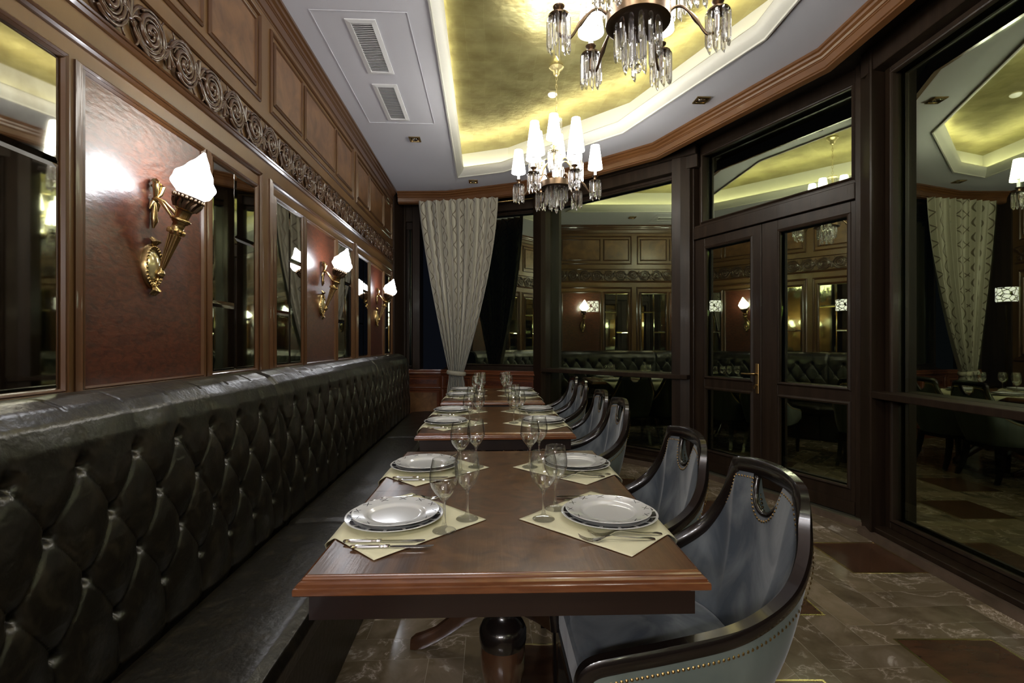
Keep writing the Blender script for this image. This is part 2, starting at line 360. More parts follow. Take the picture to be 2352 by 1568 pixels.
for i, c in enumerate(cols): ca.data[i].color = c
gb = MB(); gb.box2((-1.6,-2.6,-.05), (3.4,7.6,-.0006)); gb.build('grout_bed', M['grout'], floor)
def inlay(x0, z0, x1, z1):
    pts = [W(x0,z0), W(x1,z0), W(x1,z1), W(x0,z1)]
    o = MB().poly(pts, -.001, .0012).build('stone_inlay', M['red_stone'], floor)
    MB().sweep([(p[0],p[1],0) for p in pts], [(-.005,.0),(.005,.0),(.005,.0025),(-.005,.0025)], closed=True).build('brass_strip', M['brass_strip'], o)
S = .42
for (x0, z0) in ((1.49-S, 2.35), (1.677, 2.154-S), (1.196-S, 1.893-S), (.62, 2.95), (1.30, 3.63), (1.93, 2.78), (-.02, 2.12-S), (.0, 3.6), (.75, 4.3)):
    inlay(x0, z0, x0+S, z0+S)

# ---- plan lines (x across the view, z along it)
CROWN = [(-1.4867,6.4695), (-0.8692,6.46), (0.0855,6.099), (1.3965,4.902), (2.0682,3.3288), (2.09,1.3262), (1.3965,-0.247), (0.0855,-1.444), (-0.665,-1.805), (-1.0916,-1.8145)]
TRAY = [(-0.6612,5.9327), (-0.0883,5.7285), (1.0593,4.6635), (1.6644,3.2224), (1.6815,1.4326), (1.0593,-0.0085), (-0.0883,-1.0735), (-0.2565,-1.2777)]
SKY = [(-1.9,7.6), (3.6,7.6), (3.6,-2.7), (-1.9,-2.7)]
TW = [W(*p) for p in TRAY]
ce = MB(); outer = [W(*p) for p in [(-1.615,6.6025),(-0.855,6.6025),(0.1425,6.27),(1.539,5.035),(2.242,3.3725),(2.28,1.2825),(1.539,-0.38),(0.1425,-1.6625),(-0.665,-1.9475),(-1.235,-1.9475)]]
ce.holed(outer, TW, CEIL); ce.holed(outer, TW, CEIL+.04)
ceil = ce.build('ceiling', M['ceil'], fixn=False); struct(ceil)
# recessed tray: plaster cornice lip, side wall, gold leaf field, hidden strip of light
def off(poly, d):                       # offset a clockwise (seen from above) plan polygon outward by d
    out = []; n = len(poly)
    for i in range(n):
        a, b, c = Vector(poly[i-1]), Vector(poly[i]), Vector(poly[(i+1) % n])
        d0 = (b-a).normalized(); d1 = (c-b).normalized(); n0 = Vector((-d0.y, d0.x)); n1 = Vector((-d1.y, d1.x))
        m = (n0+n1)/(1+n0.dot(n1)); q = b+m*d; out.append((q.x, q.y))
    return out
lip = MB(); lip.sweep([(p[0],p[1],CEIL) for p in TW], [(0,-.012),(-.012,-.012),(-.016,-.002),(-.03,.006),(-.055,.022),(-.072,.045),(-.078,.06),(-.082,.075),(-.078,.085),(-.02,.085),(.0,.05)], closed=True)
lip.build('tray_cornice', M['plaster'], ceil, smooth=30)
sw_ = MB(); OW = off(TW, .08)
n = len(OW); inn = OW
for i in range(n):
    a, b = OW[i], OW[(i+1) % n]; sw_.add([(a[0],a[1],CEIL+.03),(b[0],b[1],CEIL+.03),(b[0],b[1],GOLD),(a[0],a[1],GOLD)], [(0,1,2,3)])
sw_.build('tray_side', M['plaster'], ceil, fixn=False)
gl = MB(); gl.add([(p[0],p[1],GOLD) for p in OW], [tuple(range(n))]); gl.build('gold_leaf_field', M['gold'], ceil, fixn=False)
led = MB(); led.sweep([(p[0],p[1],CEIL+.088) for p in off(TW, .03)], [(-.012,0),(.012,0),(.012,.012),(-.012,.012)], closed=True)
led.build('cove_light_strip', M['cove'], ceil)
# ceiling crown moulding in wood, all round
cr = [W3(x,z,CEIL) for x,z in CROWN]
cr[0] = Vector((WX+.06, cr[0].y, CEIL)); cr[-1] = Vector((WX+.06, cr[-1].y, CEIL))
prof = [(0,.012),(0,-.018),(.012,-.026),(.016,-.04),(.03,-.052),(.034,-.066),(.040,-.070),(.040,-.076),(.045,-.08),(.05,-.125),(.058,-.130),(.058,-.14),(.10,-.15),(.10,.012)]
crm = MB(); crm.sweep(cr+[cr[0]+Vector((0,0,0))] if False else cr, prof, closed=False)
crm.build('trim_1', M['crown'], smooth=25); struct(bpy.data.objects['trim_1'])
lc = MB(); lc.sweep([(WX+.06, cr[-1].y, CEIL), (WX+.06, cr[0].y, CEIL)], [(a,b) for a,b in prof], closed=False)
struct(lc.build('trim_2', M['mould'], smooth=25))
# soffit of dark wood between the crown and the windows
so = MB(); big = [W(*p) for p in [(-1.75,7.4),(-.7,7.4),(.5,7.1),(2.1,5.7),(2.9,3.7),(2.9,1.2),(2.1,-.8),(.5,-2.2),(-.7,-2.5),(-1.35,-2.5)]]
inner = [W(*p) for p in [(-1.577,6.5265),(-0.8645,6.5265),(0.114,6.1655),(1.4535,4.959),(2.1375,3.3535),(2.1565,1.3015),(1.4535,-0.304),(0.114,-1.52),(-0.665,-1.8715),(-1.14,-1.8715)]]
so.holed(big, inner, 3.262); so.holed(big, inner, 3.40)
struct(so.build('trim_3', M['dark'], fixn=False))

# ---- left wall with its panelling
Y0, Y1 = -2.2, 6.517
wl = MB(); wl.box2((WX-.12, Y0, 0), (WX, Y1+.6, CEIL+.1)); wall = wl.build('wall_left', M['wall']); struct(wall)
def frame(yz, prof, m, name, parent, smooth=False):
    (y0,z0,y1,z1) = yz
    return MB().sweep([(WX,y0,z0),(WX,y1,z0),(WX,y1,z1),(WX,y0,z1)], prof, N=(1,0,0), closed=True).build(name, m, parent, smooth=smooth)
P_small = [(0,0),(0,.006),(.005,.013),(.010,.010),(.014,.014),(.019,.008),(.021,.0)]
P_outer = [(-.010,0),(-.010,.006),(-.005,.012),(.001,.018),(.008,.013),(.012,.017),(.018,.008),(.018,0)]
bays = [-0.817, 1.045, 2.907, 4.7358]
for bi, b0 in enumerate(bays):
    frame((b0, 1.11, b0+1.7385, 2.2358), P_outer, M['mould'], 'panel_frame', wall, 30)
    frame((b0, 2.63, b0+1.7385, 3.1145), P_small, M['mould'], 'panel_frame', wall, 30)
    for (a, b) in ((0.0427,0.4797), (0.5272,1.1875), (1.2302,1.6862)):
        frame((b0+a, 2.6917, b0+b, 3.0622), P_small, M['mould'], 'panel_frame', wall, 30)
        q = MB(); q.box2((WX, b0+a+.015, 2.706), (WX+.006, b0+b-.015, 3.048)); q.build('burl_panel', M['burl'], wall)
    frame((b0+0.5272, 1.1461, b0+1.1875, 2.155), P_outer, M['mould'], 'panel_frame', wall, 30)
    q = MB(); q.box2((WX, b0+0.5377, 1.1575), (WX+.005, b0+1.1771, 2.1455)); q.build('red_panel', M['red'], wall)
    for side, (a, b) in enumerate(((0.0427,0.4797), (1.2302,1.6862))):
        frame((b0+a, 1.1461, b0+b, 2.155), P_outer, M['mould'], 'panel_frame', wall, 30)
        ym = b0+a+(b-a)*(.5 if side else .5); 
        for (ya, yb, cut) in ((b0+a+.02, ym, 1.4805), (ym, b0+b-.02, 1.8225)):
            for (za, zb) in ((1.1623, cut), (cut, 2.1408)):
                mb = MB(); r = .014; x0 = WX+.004
                ya2, yb2, za2, zb2 = ya+.001, yb-.001, za+.001, zb-.001
                mb.add([(x0,ya2,za2),(x0,yb2,za2),(x0,yb2,zb2),(x0,ya2,zb2),(x0+.005,ya2+r,za2+r),(x0+.005,yb2-r,za2+r),(x0+.005,yb2-r,zb2-r),(x0+.005,ya2+r,zb2-r)],
                       [(4,5,6,7),(0,1,5,4),(1,2,6,5),(2,3,7,6),(3,0,4,7)])
                mb.build('mirror_pane', M['mirror'], wall, fixn=False)
# carved scroll frieze
fz = MB(); R_ = .088; pitch = .2025; ZC = 2.4419
def stroke(pts, r0, r1, sq=.8):
    n = len(pts); rad = [max(.0015, (r0+(r1-r0)*i/(n-1))*(.35+.65*math.sin(PI*min(1,(i+1)/(n*.35))/2))) for i in range(n)]
    P = [Vector((WX+.010+rad[i]*.9, p[0], p[1])) for i, p in enumerate(pts)]
    fz.tube(P, rad, 6)
ncell = int((Y1-Y0)/pitch)
for c in range(ncell):
    yc = Y1-.08-pitch*(c+.5); up = 1 if c % 2 else -1
    if yc < -1.2: continue
    fz.lathe([(.001,.010),(R_*.5,.009),(R_*.92,.005),(R_*.98,.0)], 24, Matrix.Translation((WX+.001, yc, ZC)) @ Matrix.Rotation(PI/2,4,'Y'), scale=(1.06,1.02))  # dark dome behind each scroll, imitates deep shade in the gaps
    for (rr, ph, turns, w0, w1) in ((R_, 0, 2.1, .0075, .010), (R_*.84, .25, 1.6, .0055, .007), (R_*.68, .15, .8, .005, .004), (R_*1.02, 2.6, .45, .004, .007)):
        pts = []
        for i in range(30):
            t = i/29; a = ph+turns*2*PI*t; r = rr*(1-.86*t**.9) if turns > 1 else rr*(1-.25*t)
            pts.append((yc-r*math.cos(a)*1.05, ZC+up*r*math.sin(a)*1.08))
        stroke(pts, w0, w1)
    fz.lathe([(0.001,.022),(.008,.019),(.012,.010),(.013,0)], 10, Matrix.Translation((WX+.002, yc+.004, ZC-up*.004)) @ Matrix.Rotation(PI/2,4,'Y'))
    for q, (ra, wa) in enumerate(((1.02,.0075),(.86,.006),(.70,.005))):     # S bands running from one scroll into the next
        stroke([(yc+pitch*t, ZC+up*R_*ra*math.cos(PI*t)) for t in [i/15 for i in range(16)]], wa, wa*.6)
    yb = yc+pitch/2                                       # leaves where two scrolls meet
    for q in range(5):
        a0 = -.9+.45*q; pts = []
        for i in range(10):
            t = i/9; L = .085*(1-.12*abs(q-2)); a = a0*(.4+.9*t)
            pts.append((yb+math.sin(a)*L*t*.75, ZC-up*.012+up*math.cos(a)*L*t))
        stroke(pts, .005, .008)
    for q in (-1, 1):
        pts = [(yb+q*.05*math.sin(t*2.4)*.8, ZC-up*(.012+.075*t)) for t in [i/9 for i in range(10)]]
        stroke(pts, .005, .004)
    fz.lathe([(0.001,.024),(.007,.02),(.010,0)], 8, Matrix.Translation((WX+.003, yb, ZC-up*.01)) @ Matrix.Rotation(PI/2,4,'Y'), scale=(.5,1.6))
frz = fz.build('carved_frieze', M['carve'], wall, smooth=True)
tb = MB()
for z, pr in ((2.3374, [(-.012,0),(-.012,.010),(-.004,.020),(.004,.014),(.010,.022),(.016,.010),(.016,0)]), (2.5493, [(-.006,0),(-.006,.006),(0,.012),(.006,.006),(.006,0)]), (1.09, [(-.02,0),(-.02,.02),(.015,.02),(.02,.01),(.02,0)])):
    tb.sweep([(WX,Y0,z),(WX,Y1,z)], pr, N=(1,0,0))
tb.build('picture_rail', M['mould'], wall, smooth=30)
br_ = MB(); br_.box2((WX, Y0, 0), (WX+.02, Y1, .12)); struct(br_.build('baseboard_left', M['mould']))

# ---- window wall builder: local frame along a->b, depth outward
class Seg:
    def __init__(s, a, b):               # a left end, b right end in (x,z) view plan; outward is away from room
        s.a = Vector(W(*a)); s.b = Vector(W(*b)); s.t = (s.b-s.a).normalized(); s.L = (s.b-s.a).length
        s.n = Vector((-s.t.y, s.t.x))
        s.M = Matrix(((s.t.x, s.n.x, 0, s.a.x), (s.t.y, s.n.y, 0, s.a.y), (0,0,1,0), (0,0,0,1)))
    def u(s, px):                        # along-distance where the picture column meets the line
        r = (px-CX)/F; d = Vector(W(r, 1)); # ray
        det = d.x*(-s.t.y)-d.y*(-s.t.x); k = (s.a.x*(-s.t.y)-s.a.y*(-s.t.x))/det
        return (d*k-s.a).dot(s.t)
def pane(seg, u0, u1, z0, z1, d, parent, name='glass_pane'):
    return MB().box2((u0,d,z0),(u1,d+.006,z1),seg.M).build(name, M['pane'], parent)
P_fr = [(0,-.03),(0,.0),(.012,.006),(.030,.010),(.042,.004),(.050,-.004),(.055,-.03)]
def pframe(seg, u0, z0, u1, z1, w, d0, d1, m, name, parent, bead=True):
    """rectangular timber frame, width w, from depth d0 (room side) to d1, with a bead"""
    f = MB()
    f.bbox((u0,d0,z0),(u0+w,d1,z1),.004,seg.M); f.bbox((u1-w,d0,z0),(u1,d1,z1),.004,seg.M)
    f.bbox((u0+w,d0,z0),(u1-w,d1,z0+w),.004,seg.M); f.bbox((u0+w,d0,z1-w),(u1-w,d1,z1),.004,seg.M)
    if bead:
        N = -Vector((seg.n.x, seg.n.y, 0)); P = [seg.M @ Vector(q) for q in ((u0+w,d0,z0+w),(u0+w,d0,z1-w),(u1-w,d0,z1-w),(u1-w,d0,z0+w))]
        f.sweep(P, [(-.020,.0),(-.016,.009),(-.008,.012),(0,.004),(.010,-.006),(.014,-.02),(-.02,-.02)], N=N, closed=True)
    return f.build(name, m, parent)
def window(n, seg, u0, u1, z0, z1, d, fw=.045, extra=None):
    wdw = struct(empty('window_%d' % n))
    pframe(seg, u0, z0, u1, z1, fw, d-.05, d+.04, M['dark'], 'window_frame', wdw)
    pane(seg, u0+fw, u1-fw, z0+fw, z1-fw, d, wdw)
    return wdw
def timber(name, seg, boxes, m=None):
    f = MB()
    for a, b in boxes: f.bbox(a, b, .004, seg.M)
    o = f.build(name, m or M['dark']); struct(o); return o
# A : narrow end piece; B : curtained window above the dado; C : tall window with a rail; D : doors; E : tall window
A = Seg((-1.66,6.86), (-.985,6.83)); B = Seg((-.985,6.83), (.345,6.343)); C = Seg((.37,6.150), (1.625,4.955)); D = Seg((1.787,4.925), (2.453,3.415)); E = Seg((2.37,3.26), (2.37,1.40))
window(1, A, A.u(932)-.02, A.u(949), .93, 3.07, .14, .03)
timber('wall_end', A, [((0,.0,0),(A.u(931),.20,3.35)), ((A.u(931),.02,2.99),(A.L,.2,3.3)), ((A.u(931),.06,2.89),(A.L,.2,2.99))])
timber('trim_4', A, [((A.u(948),-.02,.93),(A.u(965),.2,3.25))])
window(2, B, .02, B.L, .95, 3.07, .16, .04)
timber('trim_5', B, [((-.05,.02,3.05),(B.L,.26,3.3)), ((0,.10,.88),(B.L,.26,.955)), ((0,.06,.92),(B.L,.12,.942))])
# dado under A and B
for nm, sg, L0, L1 in (('wall_dado_end', A, A.u(931), A.L), ('wall_dado', B, 0, B.L)):
    d_ = MB(); d_.box2((L0,0,0),(L1,.12,.89),sg.M)
    N = -Vector((sg.n.x,sg.n.y,0))
    for z, pr in ((.886, [(-.045,0),(-.045,.006),(-.03,.012),(-.02,.008),(-.008,.024),(.006,.03),(.014,.026),(.014,0)]),):
        d_.sweep([sg.M @ Vector((L0,0,z)), sg.M @ Vector((L1,0,z))], [(-a,b) for a,b in pr], N=N)
    o = d_.build(nm, M['dado']); struct(o)
    xs = [(L0+.03,L1-.03)] if L1-L0 < .8 else [(.05,.44),(.52,.94),(1.0,L1-.05)]
    for (a,b) in xs:
        for (z0,z1) in ((.70,.82),(.16,.64)):
            MB().sweep([sg.M @ Vector(q) for q in ((a,0,z0),(a,0,z1),(b,0,z1),(b,0,z0))], [(0,0),(0,.008),(.008,.014),(.016,.008),(.024,.012),(.03,0)], N=N, closed=True).build('panel_frame', M['dado'], o)
            MB().box2((a+.03,-.004,z0+.03),(b-.03,0,z1-.03),sg.M).build('burl_panel', M['burl'] if z0 < .5 else M['red'], o)
    dado_last = o
# posts
P1 = Seg((.345,6.33), (.36,6.125))
po = MB(); po.bbox(*[(0,0,0)]*0) if False else None
def post(name, pts, h=3.3):
    o = MB().poly([W(*p) for p in pts], 0, h).build(name, M['dark']); struct(o); return o
post('trim_6', [(.275,6.37),(.36,6.15),(.42,6.19),(.52,6.36),(.50,6.6),(.30,6.55)])
post('trim_18', [(-1.62,6.50),(-1.555,6.50),(-1.50,6.87),(-1.64,6.87)])
post('trim_7', [(1.622,4.990),(1.690,4.940),(1.775,4.915),(1.99,5.02),(1.90,5.40),(1.70,5.25)])
post('trim_8', [(2.445,3.452),(2.368,3.257),(2.372,3.245),(2.60,3.30),(2.66,3.46)])
def tallwin(n, seg, u0, u1, trimn, dg, top):
    wdw = window(n, seg, u0, u1, .085, top, dg, .05)
    timber('trim_%d' % trimn, seg, [((max(u0,.05)-.1,.02,.05),(u1+.1,dg+.05,.085)), ((u0-.1,dg-.14,top-.02),(u1+.1,dg+.06,3.3)), ((u0-.1,.02,3.16),(u1+.1,dg+.06,3.3))])
    timber('trim_%d' % (trimn+1), seg, [((max(u0,0)-.02,0,.935),(u1+.02,dg,.98))])
    sk = MB(); sk.box2((u0-.1,-.012,0),(u1+.1,.2,.05),seg.M); o = sk.build('baseboard_%s' % ['', 'a','b','c','d','e','f','g','h'][n], M['stone_skirt']); struct(o)
    o.name = {3:'baseboard_back', 4:'baseboard_right', 5:'baseboard_front', 6:'baseboard_near', 7:'baseboard_rear'}.get(n, 'baseboard_side')
tallwin(3, C, -.10, C.L+.12, 9, .20, 3.06)
tallwin(4, E, .0, E.L, 11, .15, 3.12)
# doors on D
dsk = MB(); dsk.box2((-.05,-.012,0),(D.L+.05,.2,.05),D.M); struct(dsk.build('baseboard_door', M['stone_skirt']))
th = MB(); th.box2((-.02,-.004,.05),(D.L+.02,.16,.062),D.M); struct(th.build('trim_13', mat('threshold strip', (.3,.3,.22), .3, .8)))
DD = Seg((1.787+.055,4.925+.024), (2.453+.055,3.415+.024))
uL, uM, uR = DD.u(1600), DD.u(1752), DD.u(1972)
timber('trim_14', DD, [((DD.u(1588),-.04,.06),(uL,.16,3.3)), ((uR,-.04,.06),(uR+.06,.16,3.3)), ((uL,-.045,2.325),(uR,.10,2.44)), ((uL,.0,3.17),(uR,.2,3.3)), ((uL,-.03,2.425),(uR,.10,2.462))])
w5 = struct(empty('window_5'))
pframe(DD, uL+.035, 2.45, uR, 3.19, .028, .0, .09, M['dark'], 'window_frame', w5); pane(DD, uL+.06, uR-.025, 2.475, 3.165, .07, w5)
def leaf(n, u0, u1, g0, g1, hinge):
    d = struct(empty('door_%d' % n))
    f = MB(); T0, T1 = -.02, .045
    f.bbox((u0,T0,.07),(g0,T1,2.318),.003,DD.M); f.bbox((g1,T0,.07),(u1,T1,2.318),.003,DD.M)
    f.bbox((g0,T0,.07),(g1,T1,.245),.003,DD.M); f.bbox((g0,T0,.872),(g1,T1,.955),.003,DD.M); f.bbox((g0,T0,2.235),(g1,T1,2.318),.003,DD.M)
    f.box2((u0+.01,T0-.006,.07),(u1-.01,T0,.16),DD.M)
    N = -Vector((DD.n.x,DD.n.y,0))
    for z0, z1 in ((.245,.872),(.955,2.235)):
        P = [DD.M @ Vector(q) for q in ((g0,T0,z0),(g0,T0,z1),(g1,T0,z1),(g1,T0,z0))]
        f.sweep(P, [(-.024,.0),(-.020,.010),(-.010,.014),(0,.006),(.010,-.006),(.014,-.02),(-.02,-.02)], N=N, closed=True)
    f.build('door_frame', M['dark'], d)
    pane(DD, g0, g1, .245, .872, .02, d); pane(DD, g0, g1, .955, 2.235, .02, d)
    return d
dl = leaf(1, uL, uM, DD.u(1622), DD.u(1733), 0)
dr = leaf(2, uM+.006, uR, DD.u(1790), DD.u(1958), 1)
uh = uM-.035
hd = MB(); hd.bbox((uh-.016,-.030,.86),(uh+.016,-.020,1.12),.004,DD.M)
hd.build('handle_plate', M['nail'], dl)
hd = MB(); hd.tube([DD.M @ Vector(q) for q in ((uh,-.03,1.03),(uh,-.065,1.03),(uh-.02,-.07,1.03),(uh-.13,-.066,1.028))], [.009,.009,.009,.007], 10)
hd.tube([DD.M @ Vector(q) for q in ((uh,-.03,.93),(uh,-.045,.93))], .011, 10); hd.box2((uh-.022,-.05,.900),(uh-.012,-.046,.93),DD.M)
hd.build('door_handle', M['brass'], dl, smooth=40)
# the rest of the bay, behind the camera
R1 = Seg((2.34,1.36),(1.62,-.36)); R2 = Seg((1.60,-.38),(.18,-1.68)); R3 = Seg((.16,-1.70),(-.7,-2.02)); R4 = Seg((-.7,-2.02),(-1.30,-2.06))
window(6, R1, .08, R1.L-.05, .95, 3.12, .15); window(7, R2, .08, R2.L-.05, .95, 3.12, .15)
for k, sg in enumerate((R1,R2)):
    timber('trim_%d' % (15+k), sg, [((-.05,0,0),(sg.L+.05,.2,.95)), ((-.05,0,3.1),(sg.L+.05,.2,3.3)), ((-.05,0,.95),(.09,.2,3.12)), ((sg.L-.06,0,.95),(sg.L+.05,.2,3.12))])
o = timber('wall_rear', R3, [((-.05,0,0),(R3.L+.05,.15,3.3))], M['wall'])
o = timber('wall_near', R4, [((-.05,0,0),(R4.L+.15,.15,3.3))], M['wall'])
post('trim_17', [(2.37,1.42),(2.34,1.30),(2.6,1.25),(2.62,1.45)])
# dark terrace outside
tr = MB(); tr.poly([(-9,-9),(16,-9),(16,18),(-9,18)], -.14, -.06); struct(tr.build('ground', M['soil']))

# ================================================================== CEILING FITTINGS
acc = MB()
ax0, ay0, ax1, ay1 = -1.12, 1.0, -.62, 4.35
def C2(px, py, h=CEIL): z = (h-EYE)*F/(HY-py); return W3((px-CX)/F*z, z, h)
pa = [C2(707,20), C2(1000,27)]
a = C2(707,20); b = C2(846,281); c = C2(992,284)
P = [Vector((a.x,a.y,CEIL)), Vector((a.x+.0,b.y,CEIL)), Vector((a.x+.59,b.y,CEIL)), Vector((a.x+.59,a.y,CEIL))]
hatch = MB(); hatch.sweep(P, [(-.006,-.0),(-.006,-.004),(-.002,-.004),(-.002,0)], N=(0,0,1), closed=True)
hatch.build('access_hatch_joint', M['ceil'], ceil)
def vent(x0, y0, x1, y1, label):
    t = empty('ceiling_vent', ((x0+x1)/2, (y0+y1)/2, CEIL)); tag(t, label, 'vent', 'slatted vents in the ceiling')
    w_, l_ = (x1-x0)/2, (y1-y0)/2
    MB().sweep([(-w_,-l_,0),(w_,-l_,0),(w_,l_,0),(-w_,l_,0)], [(-.0,.0),(-.0,-.006),(.03,-.010),(.034,0)], N=(0,0,1), closed=True).build('frame', M['white'], t)
    MB().box2((-w_+.03,-l_+.03,-.0015),(w_-.03,l_-.03,.0),None).build('backing', M['ventgap'], t)
    sl = MB(); n = int((l_*2-.07)/.019)
    for i in range(n):
        y = -l_+.043+i*.019
        sl.add([(-w_+.032,y-.005,-.0095),(w_-.032,y-.005,-.0095),(w_-.032,y+.005,-.0065),(-w_+.032,y+.005,-.0065),(-w_+.032,y-.005,-.0080),(w_-.032,y-.005,-.0080),(w_-.032,y+.005,-.0050),(-w_+.032,y+.005,-.0050)],
               [(0,1,2,3),(7,6,5,4),(0,4,5,1),(3,2,6,7)])
    o = sl.build('louvre_slats', M['white'], t)
    return t
v0 = C2(790,42); v1 = C2(855,168); v1b = C2(897,168)
vent(v0.x, v0.y, v0.x+.19, v1.y, 'larger white slatted vent in the grey ceiling, nearest the camera')
v0 = C2(854,192); v1 = C2(893,275)
vent(v0.x, v0.y, v0.x+.19, v1.y, 'shorter white slatted vent in the grey ceiling, behind the larger one')
def downlight(px, py, label):
    p = C2(px, py); t = empty('recessed_downlight', (p.x, p.y, CEIL)); tag(t, label, 'ceiling light', 'square recessed spotlights')
    MB().sweep([(-.055,-.055,0),(.055,-.055,0),(.055,.055,0),(-.055,.055,0)], [(0,0),(0,-.008),(.008,-.014),(.020,-.008),(.022,0)], closed=True).build('square_frame', M['brass'], t, smooth=20)
    MB().box2((-.036,-.036,-.003),(.036,.036,0)).build('housing', M['lacquer'], t)
    MB().lathe([(.028,-.003),(.030,-.008),(.026,-.010),(.018,-.005),(.001,-.004)], 20).build('lamp', M['chrome'], t, smooth=True)
downlight(953,319, 'square brass downlight in the grey ceiling between vents and far corner')
downlight(1087,416, 'square brass downlight in the ceiling above the patterned curtain')
downlight(1611,229, 'square brass downlight in the ceiling above the glazed double doors')
zz = (GOLD-EYE)*F/(HY-217); p = W3((1269-CX)/F*zz, zz, GOLD)
sd = MB().lathe([(.001,-.022),(.03,-.020),(.042,-.010),(.045,0)], 24).build('smoke_detector', M['white'], smooth=True); sd.location = p
tag(sd, 'small round white smoke detector on the gold leaf ceiling', 'smoke detector')

# ---- chandeliers
def prism(mb, x, y, z, wd, ln, ang):
    """hanging cut-glass bar: chamfered, pointed at the lower end"""
    c, s_ = math.cos(ang), math.sin(ang); hw, t = wd/2, wd*.38
    def P(a, b, h): return (x+a*c-b*s_, y+a*s_+b*c, z+h)
    ring = [(-hw,0),(-hw*.45,t),(hw*.45,t),(hw,0),(hw*.45,-t),(-hw*.45,-t)]
    top = [P(a*.6,b*.6,0) for a,b in ring]; r1 = [P(a,b,-wd*.5) for a,b in ring]; r2 = [P(a,b,-ln+wd*.55+a*.5) for a,b in ring]; r3 = [P(a*.55,b*.55,-ln+a*.9) for a,b in ring]
    mb.loft([top,r1,r2,r3])
def make_chandelier():
    t = empty('chandelier', (0,0,0)); Z = lambda z: z-3.72; t.scale = (.95,.95,.95)
    MB().lathe([(.001,0),(.062,0),(.064,-.012),(.045,-.03),(.03,-.045),(.026,-.07),(.012,-.085),(.001,-.09)], 24).build('canopy', M['enamel'], t, smooth=40)
    ch = MB(); z = Z(3.63); k = 0
    while z > Z(3.29):
        pts = [(.008*math.cos(a), 0, z-.018+.021*math.sin(a)) for a in [2*PI*i/12 for i in range(13)]]
        if k % 2: pts = [(0,p[0],p[2]) for p in pts]
        ch.tube(pts, .0022, 5, False); z -= .034; k += 1
    ch.build('chain', M['enamel'], t, smooth=True)
    st = MB(); st.lathe([(.012,Z(3.27)),(.05,Z(3.26)),(.05,Z(3.25)),(.012,Z(3.24)),(.009,Z(3.0)),(.04,Z(2.965)),(.048,Z(2.955)),(.048,Z(2.94)),(.012,Z(2.93)),(.011,Z(2.75)),(.07,Z(2.725)),(.075,Z(2.70))], 24)
    st.build('stem', M['enamel'], t, smooth=40)
    MB().lathe([(.02,Z(2.725)),(.085,Z(2.715)),(.135,Z(2.705)),(.135,Z(2.655)),(.125,Z(2.650)),(.09,Z(2.655)),(.001,Z(2.655))], 32).build('hub', M['bronze'], t, smooth=35)
    for rows in (((.092,2.652,14,.13,.024), (.060,2.640,8,.185,.022), (.03,2.63,4,.13,.018)), ((.044,2.935,10,.12,.013), (.03,2.86,6,.12,.013)), ((.046,3.245,10,.09,.012), (.03,3.15,6,.17,.011))):
        cc = MB()
        for r, z, n, L, wd in rows:
            for i in range(n): a = 2*PI*i/n+.2*n; prism(cc, r*math.cos(a), r*math.sin(a), Z(z), wd, L*random.uniform(.9,1.05), a+PI/2)
        cc.build('crystal_drops', M['crystal'], t)
    bl = MB(); bl.lathe([(.001,Z(2.487)),(.010,Z(2.484)),(.017,Z(2.472)),(.017,Z(2.462)),(.010,Z(2.450)),(.001,Z(2.447))], 10); bl.tube([(0,0,Z(2.64)),(0,0,Z(2.487))], .0015, 5)
    bl.lathe([(.001,Z(2.512)),(.008,Z(2.505)),(.001,Z(2.498))], 8); bl.build('crystal_ball', M['crystal'], t)
    for tier in (0, 1):
        for i in range(6):
            a = 2*PI*i/6 + (math.radians(-4) if tier == 0 else math.radians(24)); R = .335 if tier == 0 else .205; zc = 2.70 if tier == 0 else 2.90
            ar = empty('arm_set', (0,0,0)); ar.parent = t
            ux, uy = math.cos(a), math.sin(a); hb = 2.69 if tier == 0 else 2.86
            pts = []; r0 = .12 if tier == 0 else .03
            keys = [(r0,hb),(r0+.03,hb+.035),(r0+.07,hb+.04),((r0+R)/2+.02,zc-.035),(R-.05,zc-.10),(R-.02,zc-.095),(R,zc-.075)]
            for q in range(len(keys)-1):
                for e in range(3):
                    w_ = e/3; pts.append([keys[q][0]*(1-w_)+keys[q+1][0]*w_, keys[q][1]*(1-w_)+keys[q+1][1]*w_])
            pts.append(list(keys[-1]))
            for _ in range(2): pts = [pts[0]]+[[(pts[k-1][m]+2*pts[k][m]+pts[k+1][m])/4 for m in (0,1)] for k in range(1,len(pts)-1)]+[pts[-1]]
            mid = len(pts)//2
            rad = [.0062]*len(pts); rad[mid] = .011; rad[mid-1] = .009
            am = MB().tube([(ux*r, uy*r, Z(z)) for r, z in pts], rad, 8)
            T = Matrix.Translation((ux*R, uy*R, Z(zc)))
            am.lathe([(.001,-.078),(.010,-.075),(.008,-.05),(.010,-.02),(.044,-.004),(.046,.002),(.030,.006),(.012,.012),(.010,.026),(.024,.036),(.026,.042),(.012,.044)], 16, T)
            am.build('arm', M['bronze'] if tier == 0 else M['enamel'], ar, smooth=40)
            cm = MB()
            for k in range(9):
                b = 2*PI*k/9+i; prism(cm, ux*R+.044*math.cos(b), uy*R+.044*math.sin(b), Z(zc)-.003, .0225, .150*(1 if k % 2 else .92), b+PI/2)
            cm.build('crystal_fringe', M['crystal'], ar)
            MB().lathe([(.012,.042),(.012,.125),(.001,.126)], 12, T).build('candle_sleeve', M['candle'], ar, smooth=40)
            MB().lathe([(.062,.105),(.0625,.11),(.036,.305),(.035,.305),(.060,.11)], 24, T).build('lamp_shade', M['shade'], ar, smooth=40)
            MB().lathe([(.0625,.104),(.0637,.107),(.0625,.110)], 24, T).build('shade_trim', M['white'], ar)
    return t
